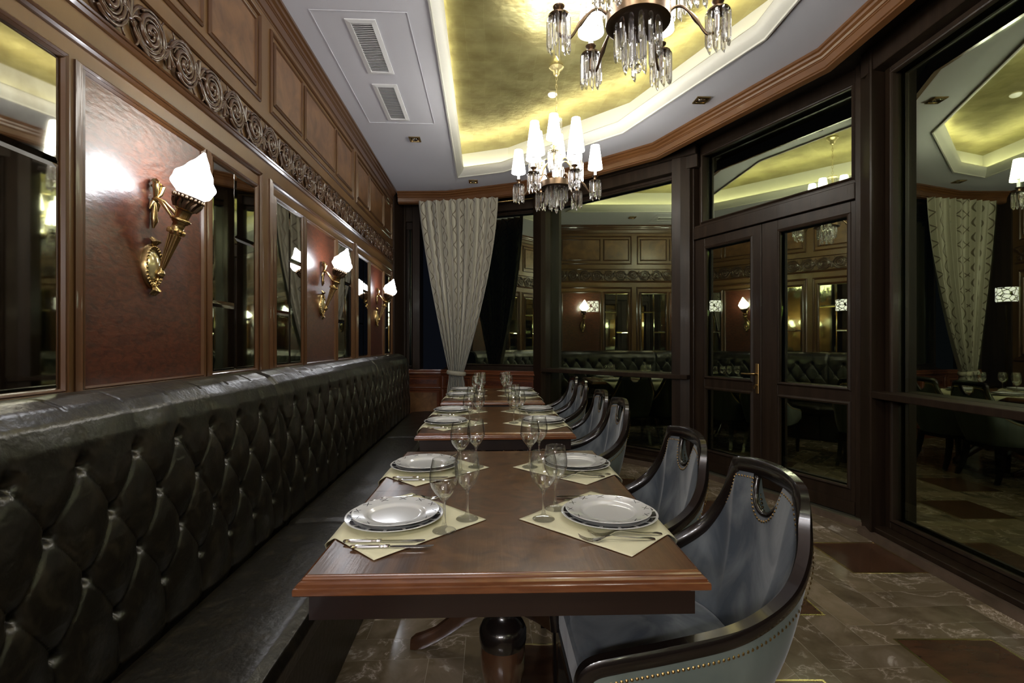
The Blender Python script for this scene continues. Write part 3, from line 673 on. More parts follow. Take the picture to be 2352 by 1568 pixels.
ch1 = make_chandelier(); ch1.location = (0.5643, 4.0726, GOLD); ch1.rotation_euler = (0,0,-.14)
tag(ch1, 'crystal chandelier with white shades farther from the camera, fully in view', 'chandelier', 'crystal chandeliers')
dup(ch1, (0.6032, 1.9637, GOLD), -.03, 'crystal chandelier nearest the camera, its top cut off by the picture edge')
dup(ch1, (.60, -.14, GOLD), .1, 'crystal chandelier overhead and behind the camera')  # third chandelier added out of view, for light and reflections

# ---- wall sconces
def make_sconce():
    t = empty('wall_sconce', (0,0,0)); t.scale = (.95,.95,.95); ry = lambda out, z: Vector((out, 0, z-1.60))
    T = Matrix.Translation((0,0,0)) @ Matrix.Rotation(PI/2,4,'Y')
    bp = MB(); bp.lathe([(.088,0),(.088,.010),(.080,.020),(.070,.014),(.064,.012)], 28, T, scale=(1,.62)); bp.lathe([(.064,.012),(.001,.012)], 28, T, scale=(1,.62))
    for i in range(30):
        a = 2*PI*i/30; bp.lathe([(.001,.006),(.0045,.004),(.006,0)], 6, Matrix.Translation((.018, .62*.076*math.sin(a), .076*math.cos(a))) @ Matrix.Rotation(PI/2,4,'Y'))
    for zc, s in ((.098,.9), (-.098,-1)):
        for q in range(5):
            a = -.9+.45*q; bp.tube([(.012, 0, zc-s*.02), (.024, .012*math.sin(a)*1.6, zc), (.012, .024*math.sin(a), zc+s*.018*math.cos(a))], [.008,.009,.003], 6)
    bp.build('back_plate', M['brass'], t, smooth=50)
    MB().lathe([(.001,.034),(.03,.030),(.052,.020),(.062,.010)], 24, T, scale=(1,.60)).build('boss', M['enamel'], t, smooth=True)
    ax0, ax1 = ry(.035,1.565), ry(.142,1.852); d = (ax1-ax0); L = d.length; q = Vector((0,0,1)).rotation_difference(d.normalized()).to_matrix().to_4x4()
    A_ = Matrix.Translation(ax0) @ q
    tm = MB(); tm.lathe([(.001,-.035),(.007,-.033),(.005,-.025),(.009,-.02),(.006,-.012),(.015,-.004),(.018,.006),(.014,.016),(.009,.022),(.009,.03),(.020,.17),(.025,.178),(.026,.188),(.022,.194),(.022,.215),(.030,.222),(.030,.230),(.024,.234),(.028,.27),(.038,.278)], 20, A_)
    for k in range(12):                   # flutes as ribs
        b = 2*PI*k/12; tm.tube([A_ @ Vector((.009*math.cos(b), .009*math.sin(b), .032)), A_ @ Vector((.020*math.cos(b), .020*math.sin(b), .168))], [.0016,.0035], 5)
    for k in range(10):
        b = 2*PI*k/10; tm.lathe([(.001,.012),(.006,.008),(.008,0),(.006,-.008),(.001,-.01)], 6, A_ @ Matrix.Translation((.026*math.cos(b), .026*math.sin(b), .182)))
    tm.build('torch', M['brass'], t, smooth=50)
    cm = MB(); cm.lathe([(.028,.268),(.040,.285),(.042,.305),(.050,.318),(.054,.326),(.054,.332),(.040,.335),(.01,.33)], 24, A_)
    for k in range(22):
        b = 2*PI*k/22; cm.lathe([(.001,.006),(.005,.003),(.006,-.004),(.001,-.008)], 6, A_ @ Matrix.Translation((.053*math.cos(b), .053*math.sin(b), .322)))
    for k in range(12):
        b = 2*PI*k/12; cm.tube([A_ @ Vector((.036*math.cos(b),.036*math.sin(b),.278)), A_ @ Vector((.046*math.cos(b),.046*math.sin(b),.297)), A_ @ Vector((.052*math.cos(b+.15),.052*math.sin(b+.15),.312))], [.006,.007,.004], 5)
    cm.build('torch_cup', M['bronze'], t, smooth=50)
    fm = MB(); rings = []; NR = 30
    for i in range(NR+1):
        s = i/NR; b_ = [.046,.062,.072,.0765,.077,.073,.066,.058,.050,.042,.034,.026,.018,.011,.004]; kk = s*(len(b_)-1); i0 = min(int(kk), len(b_)-2); base = b_[i0]+(b_[i0+1]-b_[i0])*(kk-i0)
        ring = []
        for k in range(32):
            th = 2*PI*k/32; rr = base*(1+.035*math.sin(3*th+s*7)+.045*math.sin(s*24+th*1.0))
            ring.append(A_ @ Vector((rr*math.cos(th)-.006*s, rr*math.sin(th), .333+s*.180)))
        rings.append(ring)
    fm.loft(rings); fm.build('glass_flame', M['flame'], t, smooth=True)
    bw = MB()
    for q in (-1, 1):
        bw.tube([ry(.02,1.86)+Vector((0,0,0)), ry(.03,1.885)+Vector((0,q*.014,0)), ry(.035,1.915)+Vector((0,q*.022,0)), ry(.025,1.935)+Vector((0,q*.010,0)), ry(.02,1.90)], [.006,.009,.011,.010,.006], 8)
        bw.tube([ry(.016,1.86), ry(.02,1.845)+Vector((0,q*.018,0)), ry(.014,1.82)+Vector((0,q*.022,0))], [.007,.008,.004], 8)
    bw.lathe([(.001,-.012),(.012,-.006),(.014,.003),(.001,.014)], 12, Matrix.Translation(ry(.022,1.862)))
    bw.tube([ry(.014,1.86), ry(.016,1.83), ry(.016,1.80), ry(.016,1.786)], [.008,.010,.011,.010], 10)
    bw.tube([ry(.016,1.788), ry(.018,1.776), ry(.014,1.765), ry(.012,1.75)], [.013,.012,.009,.004], 10)
    for q in range(7): bw.lathe([(.001,-.008),(.008,0),(.001,.008)], 8, Matrix.Translation(ry(.02+.008*math.sin(q*2), 1.90+.007*q)+Vector((0,.012*math.cos(q*2.1),0))))
    bw.build('bow_bracket', M['brass'], t, smooth=50)
    rb = MB()
    for q in (-1, 1):
        rb.tube([ry(.026,1.868)+Vector((0,q*.006,0)), ry(.045,1.858)+Vector((0,q*.016,0)), ry(.07,1.828)+Vector((0,q*.022,0)), ry(.098,1.79)+Vector((0,q*.026,0))], [.005,.006,.006,.005], 8)
    ringp = [A_ @ Vector((.030*math.cos(b), .030*math.sin(b), .232)) for b in [2*PI*i/20 for i in range(21)]]
    rb.tube(ringp, .0075, 8, False); rb.build('ribbon_arm', M['brass'], t, smooth=50)
    return t
sc = make_sconce(); sc.location = (WX+.004, 1.8953, 1.585)
tag(sc, 'gilt torch wall sconce nearest the camera, lit flame glass against the large red panel', 'wall lamp', 'torch sconces on the panelled wall')
dup(sc, (WX+.004, 3.762, 1.585), 0, 'gilt torch wall sconce in the middle of the row of three')
dup(sc, (WX+.004, 5.567, 1.585), 0, 'gilt torch wall sconce farthest from the camera, beside the dark corner post')
dup(sc, (WX+.004, 0.0475, 1.585), 0, 'gilt torch wall sconce beside and behind the camera')  # out-of-view torch added for its light

# ================================================================== BANQUETTE
BX, SEATZ, NOSE = -.965, .46, -.55
def sstep(a, b, x): t = max(0, min(1, (x-a)/(b-a))); return t*t*(3-2*t)
# back profile, by arc length upward: front plane, roll over the top, down to the wall
WB = WX+.028
prof_pts = [(BX-.03,.40),(BX,.46),(BX-.004,.60),(BX-.010,.75),(BX-.018,.90),(BX-.022,1.0),(BX-.030,1.055),(BX-.048,1.100),(BX-.078,1.130),(BX-.118,1.146),(BX-.165,1.152),(BX-.215,1.150),(WB+.02,1.142),(WB,1.122)]
acc_ = [0]
for i in range(1, len(prof_pts)): acc_.append(acc_[-1]+math.dist(prof_pts[i], prof_pts[i-1]))
def onprof(s):
    s = max(0, min(acc_[-1]-1e-6, s))
    for i in range(1, len(acc_)):
        if s <= acc_[i]:
            t = (s-acc_[i-1])/(acc_[i]-acc_[i-1]); p0, p1 = prof_pts[i-1], prof_pts[i]
            d = Vector((p1[0]-p0[0], p1[1]-p0[1])).normalized(); return (p0[0]+(p1[0]-p0[0])*t, p0[1]+(p1[1]-p0[1])*t), Vector((d.y, -d.x))
DY, DZ, ZR1 = 2.05/11, .1355, 1.003
def tuft(yl, z, LU=2.05, NB=11):
    """yl: distance from the unit's end, z: height on the front face -> relief"""
    u = yl/DY; v = (ZR1-z)/DZ
    edge = min(yl, LU-yl); pil = sstep(0, .03, edge)
    if v < 0:
        k = max(0, 1+v/1.0) ; s = abs(math.sin(PI*u)); h = .017 + .006*k*(s**.6-1)
        r = math.hypot((u-round(u))*DY, v*DZ); 
        if 0 < round(u) < NB: h -= .030*math.exp(-(r/.022)**2)
        if v < -1: h -= .004*math.exp(-((u-round(u))*DY/.004)**2)
        return h*pil
    vv = min(v, 3.0); p, q = u+vv/2, u-vv/2
    s, t = abs(math.sin(PI*p)), abs(math.sin(PI*q))
    h = .0150*((s*t)**.36) + .004 - .0030*math.exp(-((p-round(p))*DY*.8/.0035)**2) - .0030*math.exp(-((q-round(q))*DY*.8/.0035)**2)
    row = round(vv); cu = round(u) if row % 2 == 0 else math.floor(u)+.5
    r = math.hypot((u-cu)*DY, (v-row)*DZ)
    if 0 < cu < NB: h -= .020*math.exp(-(r/.014)**2) + .012*math.exp(-r/.030)
    if v > 3: h = h*(1-sstep(3,3.9,v)*.35)+.0*v
    return h*pil
def make_unit(LU=2.05, NB=11):
    t = empty('banquette_section', (0,0,0))
    nu, nv = int(LU*190), 240
    def fn(a, b):
        yl = a*LU; (x, z), nrm = onprof(b*acc_[-1]); s = b*acc_[-1]
        zeff = z if s < acc_[5] else 1.0+(s-acc_[5])
        h = tuft(yl, zeff, LU, NB) * (1-sstep(acc_[-1]-.16, acc_[-1], s))
        h += .0035*noise.noise(Vector((yl*9, zeff*9, 0)))
        return (x+nrm.x*h, yl, z+nrm.y*h)
    MB().grid(fn, nu, nv).build('backrest', M['leather'], t, smooth=True, fixn=False)
    # end cheeks so the back is a solid cushion
    ec = MB()
    for y in (.002, LU-.002):
        P = [(x+.0, y, z) for x, z in prof_pts]+[(WX+.028, y, .40)]; ec.add(P, [tuple(range(len(P)))])
    ec.build('end_panel', M['leather'], t, fixn=False)
    for row in range(4):
        cs = range(1, NB) if row % 2 == 0 else [k+.5 for k in range(0, NB)]
        for c in cs:
            z = ZR1-row*DZ; yl = c*DY; (x, zz_), nn = onprof(acc_[1]+(z-.46)*1.001); h = tuft(yl, z, LU, NB)
            if not hasattr(make_unit, 'btn'):
                bo = MB().lathe([(.001,.006),(.005,.0052),(.0085,.002),(.009,-.003)], 12, Matrix.Rotation(PI/2,4,'Y')).build('button', M['leather'], t, smooth=True); make_unit.btn = bo
            else:
                bo = make_unit.btn.copy(); SC.collection.objects.link(bo); bo.parent = t
            bo.location = (x+h+.004, yl, z)
    # stitched seams: seat cushion, rounded nose, plain base
    def seat(a, b):
        yl = a*LU; L = [(BX+.02,SEATZ-.012),(BX+.05,SEATZ),(BX+.2,SEATZ+.006),(NOSE-.05,SEATZ+.002),(NOSE-.015,SEATZ-.012),(NOSE,SEATZ-.04),(NOSE-.004,SEATZ-.085),(NOSE-.02,SEATZ-.11)]
        k = b*(len(L)-1); i = min(int(k), len(L)-2); f = k-i; x = L[i][0]*(1-f)+L[i+1][0]*f; z = L[i][1]*(1-f)+L[i+1][1]*f
        e = min(yl, LU-yl); z -= .010*(1-sstep(0,.035,e)); z += .003*noise.noise(Vector((x*6, yl*6, 3)))
        return (x, yl, z)
    MB().grid(seat, 80, 56).build('seat_cushion', M['leather'], t, smooth=True, fixn=False)
    MB().bbox((NOSE-.035,.001,.0),(WB,LU-.001,.38),.006).build('plinth', M['leather'], t)
    return t
un = make_unit(); un.location = (0, .31, 0)
tag(un, 'buttoned dark leather banquette section nearest the camera, beside the closest table', 'banquette', 'leather banquette sections along the panelled wall')
dup(un, (0, 2.36, 0), 0, 'middle buttoned dark leather banquette section, beside the second table')
u3 = make_unit(DY*9, 9); u3.location = (0,4.41,0); tag(u3, 'farthest buttoned dark leather banquette section, ending at the curtain corner', 'banquette', 'leather banquette sections along the panelled wall')
dup(un, (0, -1.74, 0), 0, 'buttoned dark leather banquette section beside and behind the camera')

# ================================================================== TABLES
TZ = .775
def make_table(name, xc, y0, y1, rz, label):
    """xc centre of the field, y0..y1 field edges"""
    cy = (y0+y1)/2; t = empty(name, (xc, cy, 0), rz); tag(t, label, 'table', 'pedestal dining tables in a row')
    hx, hy = .447, (y1-y0)/2
    tp = MB()
    for s in (-1, 1):
        tp.box2((-hx, s*.0008, TZ-.022), (hx, s*hy, TZ))
    tp.build('tabletop', M['top'], t)
    ed = [(.001,0),(-.002,-.001),(-.003,-.003),(-.006,-.0045),(-.008,-.008),(-.008,-.010),(-.013,-.0115),(-.017,-.015),(-.018,-.019),(-.018,-.021),(-.023,-.0225),(-.024,-.026),(-.024,-.037),(-.021,-.040),(0.001,-.040)]
    MB().sweep([(-hx,-hy,TZ),(hx,-hy,TZ),(hx,hy,TZ),(-hx,hy,TZ)], ed, closed=True).build('edge_moulding', M['edge'], t, smooth=20)
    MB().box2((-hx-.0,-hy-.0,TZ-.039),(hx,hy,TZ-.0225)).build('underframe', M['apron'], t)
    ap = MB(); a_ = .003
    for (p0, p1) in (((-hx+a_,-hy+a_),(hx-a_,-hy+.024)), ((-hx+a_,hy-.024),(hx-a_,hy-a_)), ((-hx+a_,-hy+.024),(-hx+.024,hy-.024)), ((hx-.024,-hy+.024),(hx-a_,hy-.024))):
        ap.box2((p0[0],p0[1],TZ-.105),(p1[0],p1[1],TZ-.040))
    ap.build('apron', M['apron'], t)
    for s in (-1, 1):
        py = s*(hy-.27)
        pd = MB(); pd.lathe([(.10,.735),(.10,.715),(.05,.70),(.035,.66),(.030,.60),(.028,.54),(.034,.528),(.040,.52),(.058,.508),(.067,.49),(.067,.465),(.064,.450)], 28, Matrix.Translation((0,py,0)))
        pd.build('pedestal_collar', M['lacquer'], t, smooth=40)
        pd = MB(); pd.lathe([(.061,.452),(.064,.43),(.063,.39),(.056,.35),(.045,.31),(.040,.30),(.052,.29),(.055,.275),(.045,.26),(.05,.20),(.055,.15),(.045,.12),(.001,.12)], 28, Matrix.Translation((0,py,0)))
        pd.build('pedestal', M['pedestal'], t, smooth=40)
        for k in range(2):
            a = k*PI; ca_, sa_ = math.cos(a), math.sin(a); lg = MB(); rings = []
            for (r, z, h, w_) in ((.03,.21,.12,.05),(.08,.195,.10,.05),(.15,.150,.080,.048),(.22,.095,.065,.046),(.28,.055,.055,.046),(.33,.034,.055,.05),(.365,.026,.050,.05),(.385,.018,.034,.04)):
                rings.append([Vector((r*ca_-sy*w_/2*sa_*(-1)*-1, r*sa_+sy*w_/2*ca_, z+sz*h/2)) + Vector((0,py,0)) for sy, sz in ((-1,-1),(1,-1),(1.0,.4),(.5,1),(-.5,1),(-1,.4))])
            for R in rings:
                for q in R: q.z = max(q.z, .0005)
            lg.loft(rings); lg.build('foot', M['pedestal'], t, smooth=40)
    return t
TABS = [(.047, 1.128, 2.385, math.radians(-1.0), (1.457, 2.066)), (.043, 2.885, 4.045, 0, (3.20, 3.745)), (.040, 4.475, 5.68, 0, (4.85, 5.385))]
TL = ['polished wooden pedestal table nearest the camera, laid for four', 'polished wooden pedestal table in the middle of the row of three', 'polished wooden pedestal table farthest away, in front of the curtain']
for k, (xc, y0, y1, rz, _) in enumerate(TABS): make_table('dining_table', xc, y0, y1, rz, TL[k])

# ---- things on the tables
def mk_mat():
    """square linen mat laid cornerwise, its outer corner folding over the table edge (outer side is -x)"""
    n = 28; h = .264; EDGE = .137
    def fn(a, b):
        s, t = (a-.5)*2, (b-.5)*2; x = (s+t)/2*h*1.0; y = (t-s)/2*h
        z = .0020+.0010*noise.noise(Vector((x*14,y*14,1)))
        ov = -x-EDGE
        if ov > 0:
            if ov < .040: x = -EDGE-ov; z += -.0015-ov*.78+.002
            else: x = -EDGE-.041-.004*math.sin((ov-.04)*30); z += -.033-(ov-.04)
        else: x += .0
        return (x, y, z)
    m = MB(); m.grid(fn, n, n)
    top = list(m.v); nn = len(top)
    return m
lm = mk_mat().build('linen_placemat', M['linen'], smooth=True, fixn=False)
sol = lm.modifiers.new('thickness', 'SOLIDIFY'); sol.thickness = .0014; sol.offset = 1
def plate_mb(R, well, h, foot):
    return MB().lathe([(.001,.0015),(foot*.97,.0015),(foot*.98,0),(foot,.0),(foot+.003,.003),(well+.004,.0085),(R-.004,h-.0035),(R-.0008,h-.002),(R,h-.0008),(R-.0015,h+.0003),(R-.005,h-.0004),(well+.012,.0135),(well+.006,.0128),(well+.002,.0112),(well-.002,.0075),(well-.007,.0056),(well-.014,.0050),(.001,.0050)], 72)
def rim_marks(R0, h0, R1, h1, dark_band):
    m = MB()
    zf = lambda r: h0+(h1-h0)*(r-R0)/(R1-R0)+.0006
    def arc(r0, r1, a0, a1, n=8):
        vs = []; 
        for i in range(n+1):
            a = a0+(a1-a0)*i/n
            vs += [(r0*math.cos(a), r0*math.sin(a), zf(r0)), (r1*math.cos(a), r1*math.sin(a), zf(r1)), (r0*math.cos(a), r0*math.sin(a), zf(r0)-.0006), (r1*math.cos(a), r1*math.sin(a), zf(r1)-.0006)]
        m.add(vs, [(4*i,4*i+1,4*i+5,4*i+4) for i in range(n)])
    if dark_band:
        for k in range(16):
            a = 2*PI*k/16; arc(R0+(R1-R0)*.35, R0+(R1-R0)*.93, a+.035, a+2*PI/16-.035)
    else:
        for k in range(12):
            a = 2*PI*k/12; rm = (R0+R1)/2+.006; L = .0095
            if True:
                for s in (-1, 1):
                    pts = []
                    for e in (-1, 1):
                        rr = rm+e*L*.8; aa = a+e*s*L*1.2/rm; pts.append((rr, aa))
                    (ra, aa), (rb, ab) = pts; wd = .0015
                    da = wd/rm
                    m.add([(ra*math.cos(aa-da), ra*math.sin(aa-da), zf(ra)), (ra*math.cos(aa+da), ra*math.sin(aa+da), zf(ra)), (rb*math.cos(ab+da), rb*math.sin(ab+da), zf(rb)), (rb*math.cos(ab-da), rb*math.sin(ab-da), zf(rb))], [(0,1,2,3)])
                    rc = (ra+rb)/2; acn = (aa+ab)/2
    return m
def mk_plates():
    c = plate_mb(.142, .098, .019, .075).build('charger_plate', M['china'], smooth=32)
    rim_marks(.110, .0135, .137, .0186, True).build('rim_pattern', M['paint_blk'], c, fixn=False)
    d = plate_mb(.1265, .080, .019, .065).build('dinner_plate', M['china'], smooth=32)
    rim_marks(.092, .0135, .1215, .0186, False).build('rim_pattern', M['paint_blk'], d, fixn=False)
    return c, d
charger, dinner = mk_plates()
def mk_glass(R, H):
    k = R/.041; st = .088; s = (H-st)/(.198-st)
    foot = [(.0002,.0),(.030,.0),(.033,.0012),(.032,.003),(.018,.0065),(.008,.014),(.0046,.026),(.0038,.05),(.0042,.074),(.0065,.083),(.012*k,.090),(.018*k,.0975),(.0165*k,.0985),(.008*k,.0935),(.0002,.0925)]
    g = MB().lathe(foot, 32).build('wine_glass', M['wineglass'], smooth=60)
    pr = [(.018,.0975),(.026,.106),(.036,.122),(.040,.134),(.041,.144),(.0405,.158),(.037,.178),(.0325,.198)]
    bo = [(r*k, st+(z-st)*s) for r, z in pr]
    b = MB().lathe(bo+[(bo[-1][0]-.0005, bo[-1][1]+.0008)]+[(r-.0011, z) for r, z in reversed(bo)], 40)
    b.build('bowl', M['thinglass'], g, smooth=60)
    return g
glA = mk_glass(.041, .200); glB = mk_glass(.0375, .198)
def mk_knife():
    t = empty('table_knife'); L = .112
    MB().loft([[Vector((x, y*w_, .0035+z*h)) for y, z in ((-1,0),(-.6,-1),(.6,-1),(1,0),(.6,1),(-.6,1))] for x, w_, h in ((0,.003,.002),(.003,.0065,.0032),(.02,.0075,.0035),(.07,.0055,.003),(.085,.0045,.003),(.088,.006,.004),(.098,.006,.004),(.101,.004,.002))]).build('handle', M['chrome'], t, smooth=40)
    MB().loft([[Vector((x, y0, .0025)), Vector((x, y1, .0030)), Vector((x, y1, .0040)), Vector((x, y0, .0036))] for x, y0, y1 in ((.099,-.003,.003),(.11,-.006,.005),(.16,-.0085,.0055),(.19,-.008,.006),(.205,-.004,.006),(.212,.002,.005))]).build('blade', M['chrome'], t, smooth=30)
    return t
def mk_fork():
    t = empty('table_fork')
    pts = [(0,.0035),(.01,.0045),(.05,.005),(.09,.009),(.115,.013),(.13,.011),(.145,.005)]; wd = [.004,.0065,.005,.003,.003,.0045,.009]; th = [.0012,.0018,.0018,.0018,.0018,.0014,.001]
    MB().loft([[Vector((x, s1*w_, z+s2*h)) for s1, s2 in ((-1,-1),(1,-1),(1,1),(-1,1))] for (x,z), w_, h in zip(pts, wd, th)]).build('handle', M['chrome'], t, smooth=50)
    hm = MB(); hm.loft([[Vector((x, s1*w_, z+s2*.0009)) for s1, s2 in ((-1,-1),(1,-1),(1,1),(-1,1))] for x, z, w_ in ((.145,.005,.009),(.155,.0022,.0115),(.165,.0018,.0118))])
    for k in range(4):
        y = -.0093+k*.0062
        hm.loft([[Vector((x, y+s1*w_, z+s2*.0008)) for s1, s2 in ((-1,-1),(1,-1),(1,1),(-1,1))] for x, z, w_ in ((.165,.0018,.0019),(.18,.004,.0016),(.195,.010,.0013),(.203,.016,.0006))])
    hm.build('tines', M['chrome'], t, smooth=50)
    return t
knife, fork = mk_knife(), mk_fork()
first = {}
def put(src, name, loc, rz, label, cat, group):
    if name not in first:
        first[name] = 1; o = src; o.location = loc; o.rotation_euler = (0,0,rz)
    else: o = dup(src, loc, rz)
    tag(o, label, cat, group)
TN = ['closest table', 'middle table', 'farthest table']
for ti, (xc, y0, y1, rz, rows) in enumerate(TABS):
    cy = (y0+y1)/2
    for ri, yr in enumerate(rows):
        for side in (-1, 1):
            sd_ = 'banquette' if side < 0 else 'chair'; rw = 'nearer' if ri == 0 else 'farther'
            where = '%s %s place, %s' % (rw, sd_, TN[ti])
            px = xc+side*.313; jit = random.uniform(-.02,.02) if ti else 0
            def at(dx, dy, dz):
                X, Y = px+side*dx-xc, yr+dy-cy; c, s = math.cos(rz), math.sin(rz)
                return (xc+X*c-Y*s, cy+X*s+Y*c, TZ+dz)
            F_ = PI if side > 0 else 0          # settings on the chair side are turned round
            f = side
            put(lm, 'lm', at(0,0,0), rz+F_+jit, 'cream linen placemat turned cornerwise, %s' % where, 'placemat', 'cream placemats')
            put(charger, 'ch', at(.004,0,.0045), rz+F_+jit, 'white charger plate with dark banded rim, %s' % where, 'plate', 'charger plates')
            put(dinner, 'di', at(.001,0,.0145), rz+F_+jit*2, 'white dinner plate with crosses on its rim, %s' % where, 'plate', 'dinner plates')
            gx = (-.150, -.208) if side < 0 else (-.192, -.146)
            gy = (-.088, .003) if side < 0 else (-.005, .085)
            put(glA, 'ga', at(gx[0]*1, gy[0], .0036), rz, 'larger stemmed wine glass, %s' % where, 'wine glass', 'stemmed wine glasses')
            put(glB, 'gb', at(gx[1]*1, gy[1], .0036), rz, 'smaller stemmed wine glass, %s' % where, 'wine glass', 'stemmed wine glasses')
            # banquette diners face +x: knives towards the camera; the other way round opposite
            for q in (0, 1):
                ky = (-.160-.036*q) if side < 0 else (.165+.03*q)
                kx = -.100+.030*q
                put(knife, 'kn', at(-kx*-1 if False else (-(kx))*1, ky, .0036) if False else at(.105-.028*q, ky, .0036), rz+F_, 'steel knife, %s of the pair, %s' % ('plate-side' if q == 0 else 'outer', where), 'knife', 'table knives')
                fy = (.165+.03*q) if side < 0 else (-.135-.034*q)
                put(fork, 'fk', at(.118-.03*q, fy, .0036), rz+F_, 'steel fork, %s of the pair, %s' % ('plate-side' if q == 0 else 'outer', where), 'fork', 'table forks')

# ================================================================== CHAIRS
def catmull(P, n):
    out = []; P = [Vector(p) for p in P]; Q = [P[0]*2-P[1]]+P+[P[-1]*2-P[-2]]
    for i in range(1, len(Q)-2):
        for k in range(n):
            t = k/n; a, b, c, d = Q[i-1], Q[i], Q[i+1], Q[i+2]
            out.append(.5*((2*b)+(c-a)*t+(2*a-5*b+4*c-d)*t*t+(3*b-a-3*c+d)*t**3))
    out.append(Q[-2]); return out
def make_chair():
    t = empty('dining_chair', (0,0,0))
    half = [(-.290,.240,.33),(-.296,.245,.43),(-.292,.250,.495),(-.27,.252,.523),(-.21,.254,.538),(-.10,.255,.556),(.06,.254,.588),(.155,.250,.630),(.225,.238,.685),(.270,.215,.755),(.292,.185,.83),(.298,.158,.905)]
    hp = catmull(half, 6)
    topc = [Vector((.298+.024*(1-(y/.158)**2), y, .905+.012*(1-(y/.158)**2))) for y in [.158-.316*i/24 for i in range(25)]]
    side2 = [Vector((p.x,-p.y,p.z)) for p in hp]
    path = hp[:-1]+topc+list(reversed(side2))[1:]
    n = len(path); rings = []; outs = []; C0 = Vector((-.05,0,0))
    ih = len(hp)-1
    for i, p in enumerate(path):
        T = (path[min(i+1,n-1)]-path[max(i-1,0)]).normalized()
        O = Vector((p.x+.06, p.y*1.3, 0)).normalized() if p.x > -.1 else Vector((0, 1 if p.y > 0 else -1, 0))
        dist = max(0, ih-i, i-(n-1-ih)); bl_ = max(0, 1-dist/7); bl_ = bl_*bl_*(3-2*bl_)
        O = O.lerp(Vector((1, p.y*.6, 0)).normalized(), bl_).normalized()
        O = (O-T*O.dot(T)).normalized(); U = T.cross(O).normalized()
        if ih <= i <= n-1-ih: U = U if U.z > 0 else -U
        w1, h1 = (.0185, .021)
        w1, h1 = .0185*(1-bl_)+.015*bl_, .021*(1-bl_)+.025*bl_
        outs.append((O, U))
        prof = [(-1,-.6),(-1,.6),(-.7,1),(.7,1),(1,.6),(1,-.6),(.7,-1),(-.7,-1)]
        rings.append([p+O*(w1*a)+U*(h1*b) for a, b in prof])
    MB().loft(rings).build('frame', M['lacquer'], t, smooth=50)
    # upholstery upper edge follows the frame, dipping round the hand hole
    def dip(y):
        return .108*math.sqrt(max(0, 1-(y/.076)**2)) if abs(y) < .076 else 0
    edge = []
    dense = [Vector((.298+.024*(1-(y/.158)**2), y, .905+.012*(1-(y/.158)**2))) for y in [.158-.316*i/60 for i in range(61)]]
    full = hp[9:-1]+dense+list(reversed(side2))[1:-9]
    m = len(full); 
    for p in full:
        q = p.copy(); q.z -= .016; edge.append(q)
    def lower(p, zb, grow):
        # point at the base of the shell for an edge point
        a = math.atan2(p.y*1.0, p.x+.10)
        rx, ry_ = .315+grow, .243+grow
        if abs(a) > PI*.5: return Vector((p.x, (ry_)*(1 if p.y > 0 else -1), zb))
        e = 2.6; c, s = math.cos(a), math.sin(a); k = (abs(c)**e+abs(s)**e)**(-1/e)
        return Vector((-.08+rx*c*k, ry_*s*k, zb))
    def shell(inner):
        nv = 14; m_ = MB(); vs = []
        for j in range(nv+1):
            f = j/nv
            for i, q in enumerate(edge):
                b = lower(q, .44 if inner else .345, -.035 if inner else .0)
                o = Vector((q.x+.08, q.y, 0)).normalized() if q.x > -.08 else Vector((0, 1 if q.y > 0 else -1, 0))
                qq = q + o*(-.012 if inner else .014); 
                f0 = (dip(q.y) if q.x > .28 else 0)/(qq.z-b.z); g_ = f0+(1-f0)*f; p = qq.lerp(b, g_); bulge = math.sin(PI*g_)
                if inner: p += o*(-.010*bulge+.020*bulge*bulge)
                else: p += o*(.016*bulge)
                p.z = qq.z*(1-g_)+b.z*g_
                vs.append(p)
        k = len(edge)
        m_.add(vs, [(j*k+i, j*k+i+1, (j+1)*k+i+1, (j+1)*k+i) for j in range(nv) for i in range(k-1)])
        return m_
    shell(True).build('inner_upholstery', M['velvet'], t, smooth=True, fixn=False)
    shell(False).build('outer_upholstery', M['velvet_back'], t, smooth=True, fixn=False)
    # the dark hoop of the hand hole
    hoop = []
    for i in range(25):
        th = PI*i/24; y = -.0715*math.cos(th); d_ = .104*math.sin(th)**.8; hoop.append(Vector((.298+.024*(1-(y/.158)**2)-d_*.30, y, .898-d_)))
    hr = [[p+Vector((a*.021, 0, b*.009))+Vector((0, (-.009 if p.y < -.03 else (.009 if p.y > .03 else 0))*0, 0)) for a, b in ((-1,-1),(1,-1),(1,1),(-1,1))] for p in hoop]
    MB().tube(hoop, .0095, 8).build('hand_hole_hoop', M['lacquer'], t, smooth=True)
    # seat
    def seat(a, b):
        th = 2*PI*a; r = b; e = 3.2; c, s = math.cos(th), math.sin(th); k = (abs(c)**e+abs(s)**e)**(-1/e)
        x, y = -.045+.238*c*k*min(1,r*1.02), .218*s*k*min(1,r*1.02)
        z = .465+.022*(1-r*r) if r < .92 else .465+.022*(1-.846)-(r-.92)/.08*.055
        return (x, y, z)
    MB().grid(seat, 48, 16).build('seat', M['velvet'], t, smooth=True, fixn=False)
    fr = MB(); fr.bbox((-.285,-.228,.345),(-.262,.228,.45),.006); fr.build('seat_front', M['velvet'], t)
    ra = MB()
    base = [lower(Vector((math.cos(a)*.3-.08, math.sin(a)*.3, 0)), .335, .004) for a in [PI*.62*(1-2*i/30) for i in range(31)]]
    base = [Vector((-.285,.245,.335))]+base[3:-3]+[Vector((-.285,-.245,.335))]
    ra.sweep(base, [(-.012,-.018),(.012,-.018),(.012,.014),(-.012,.014)]); ra.box2((-.292,-.24,.317),(-.268,.24,.349)); ra.build('seat_rail', M['lacquer'], t)
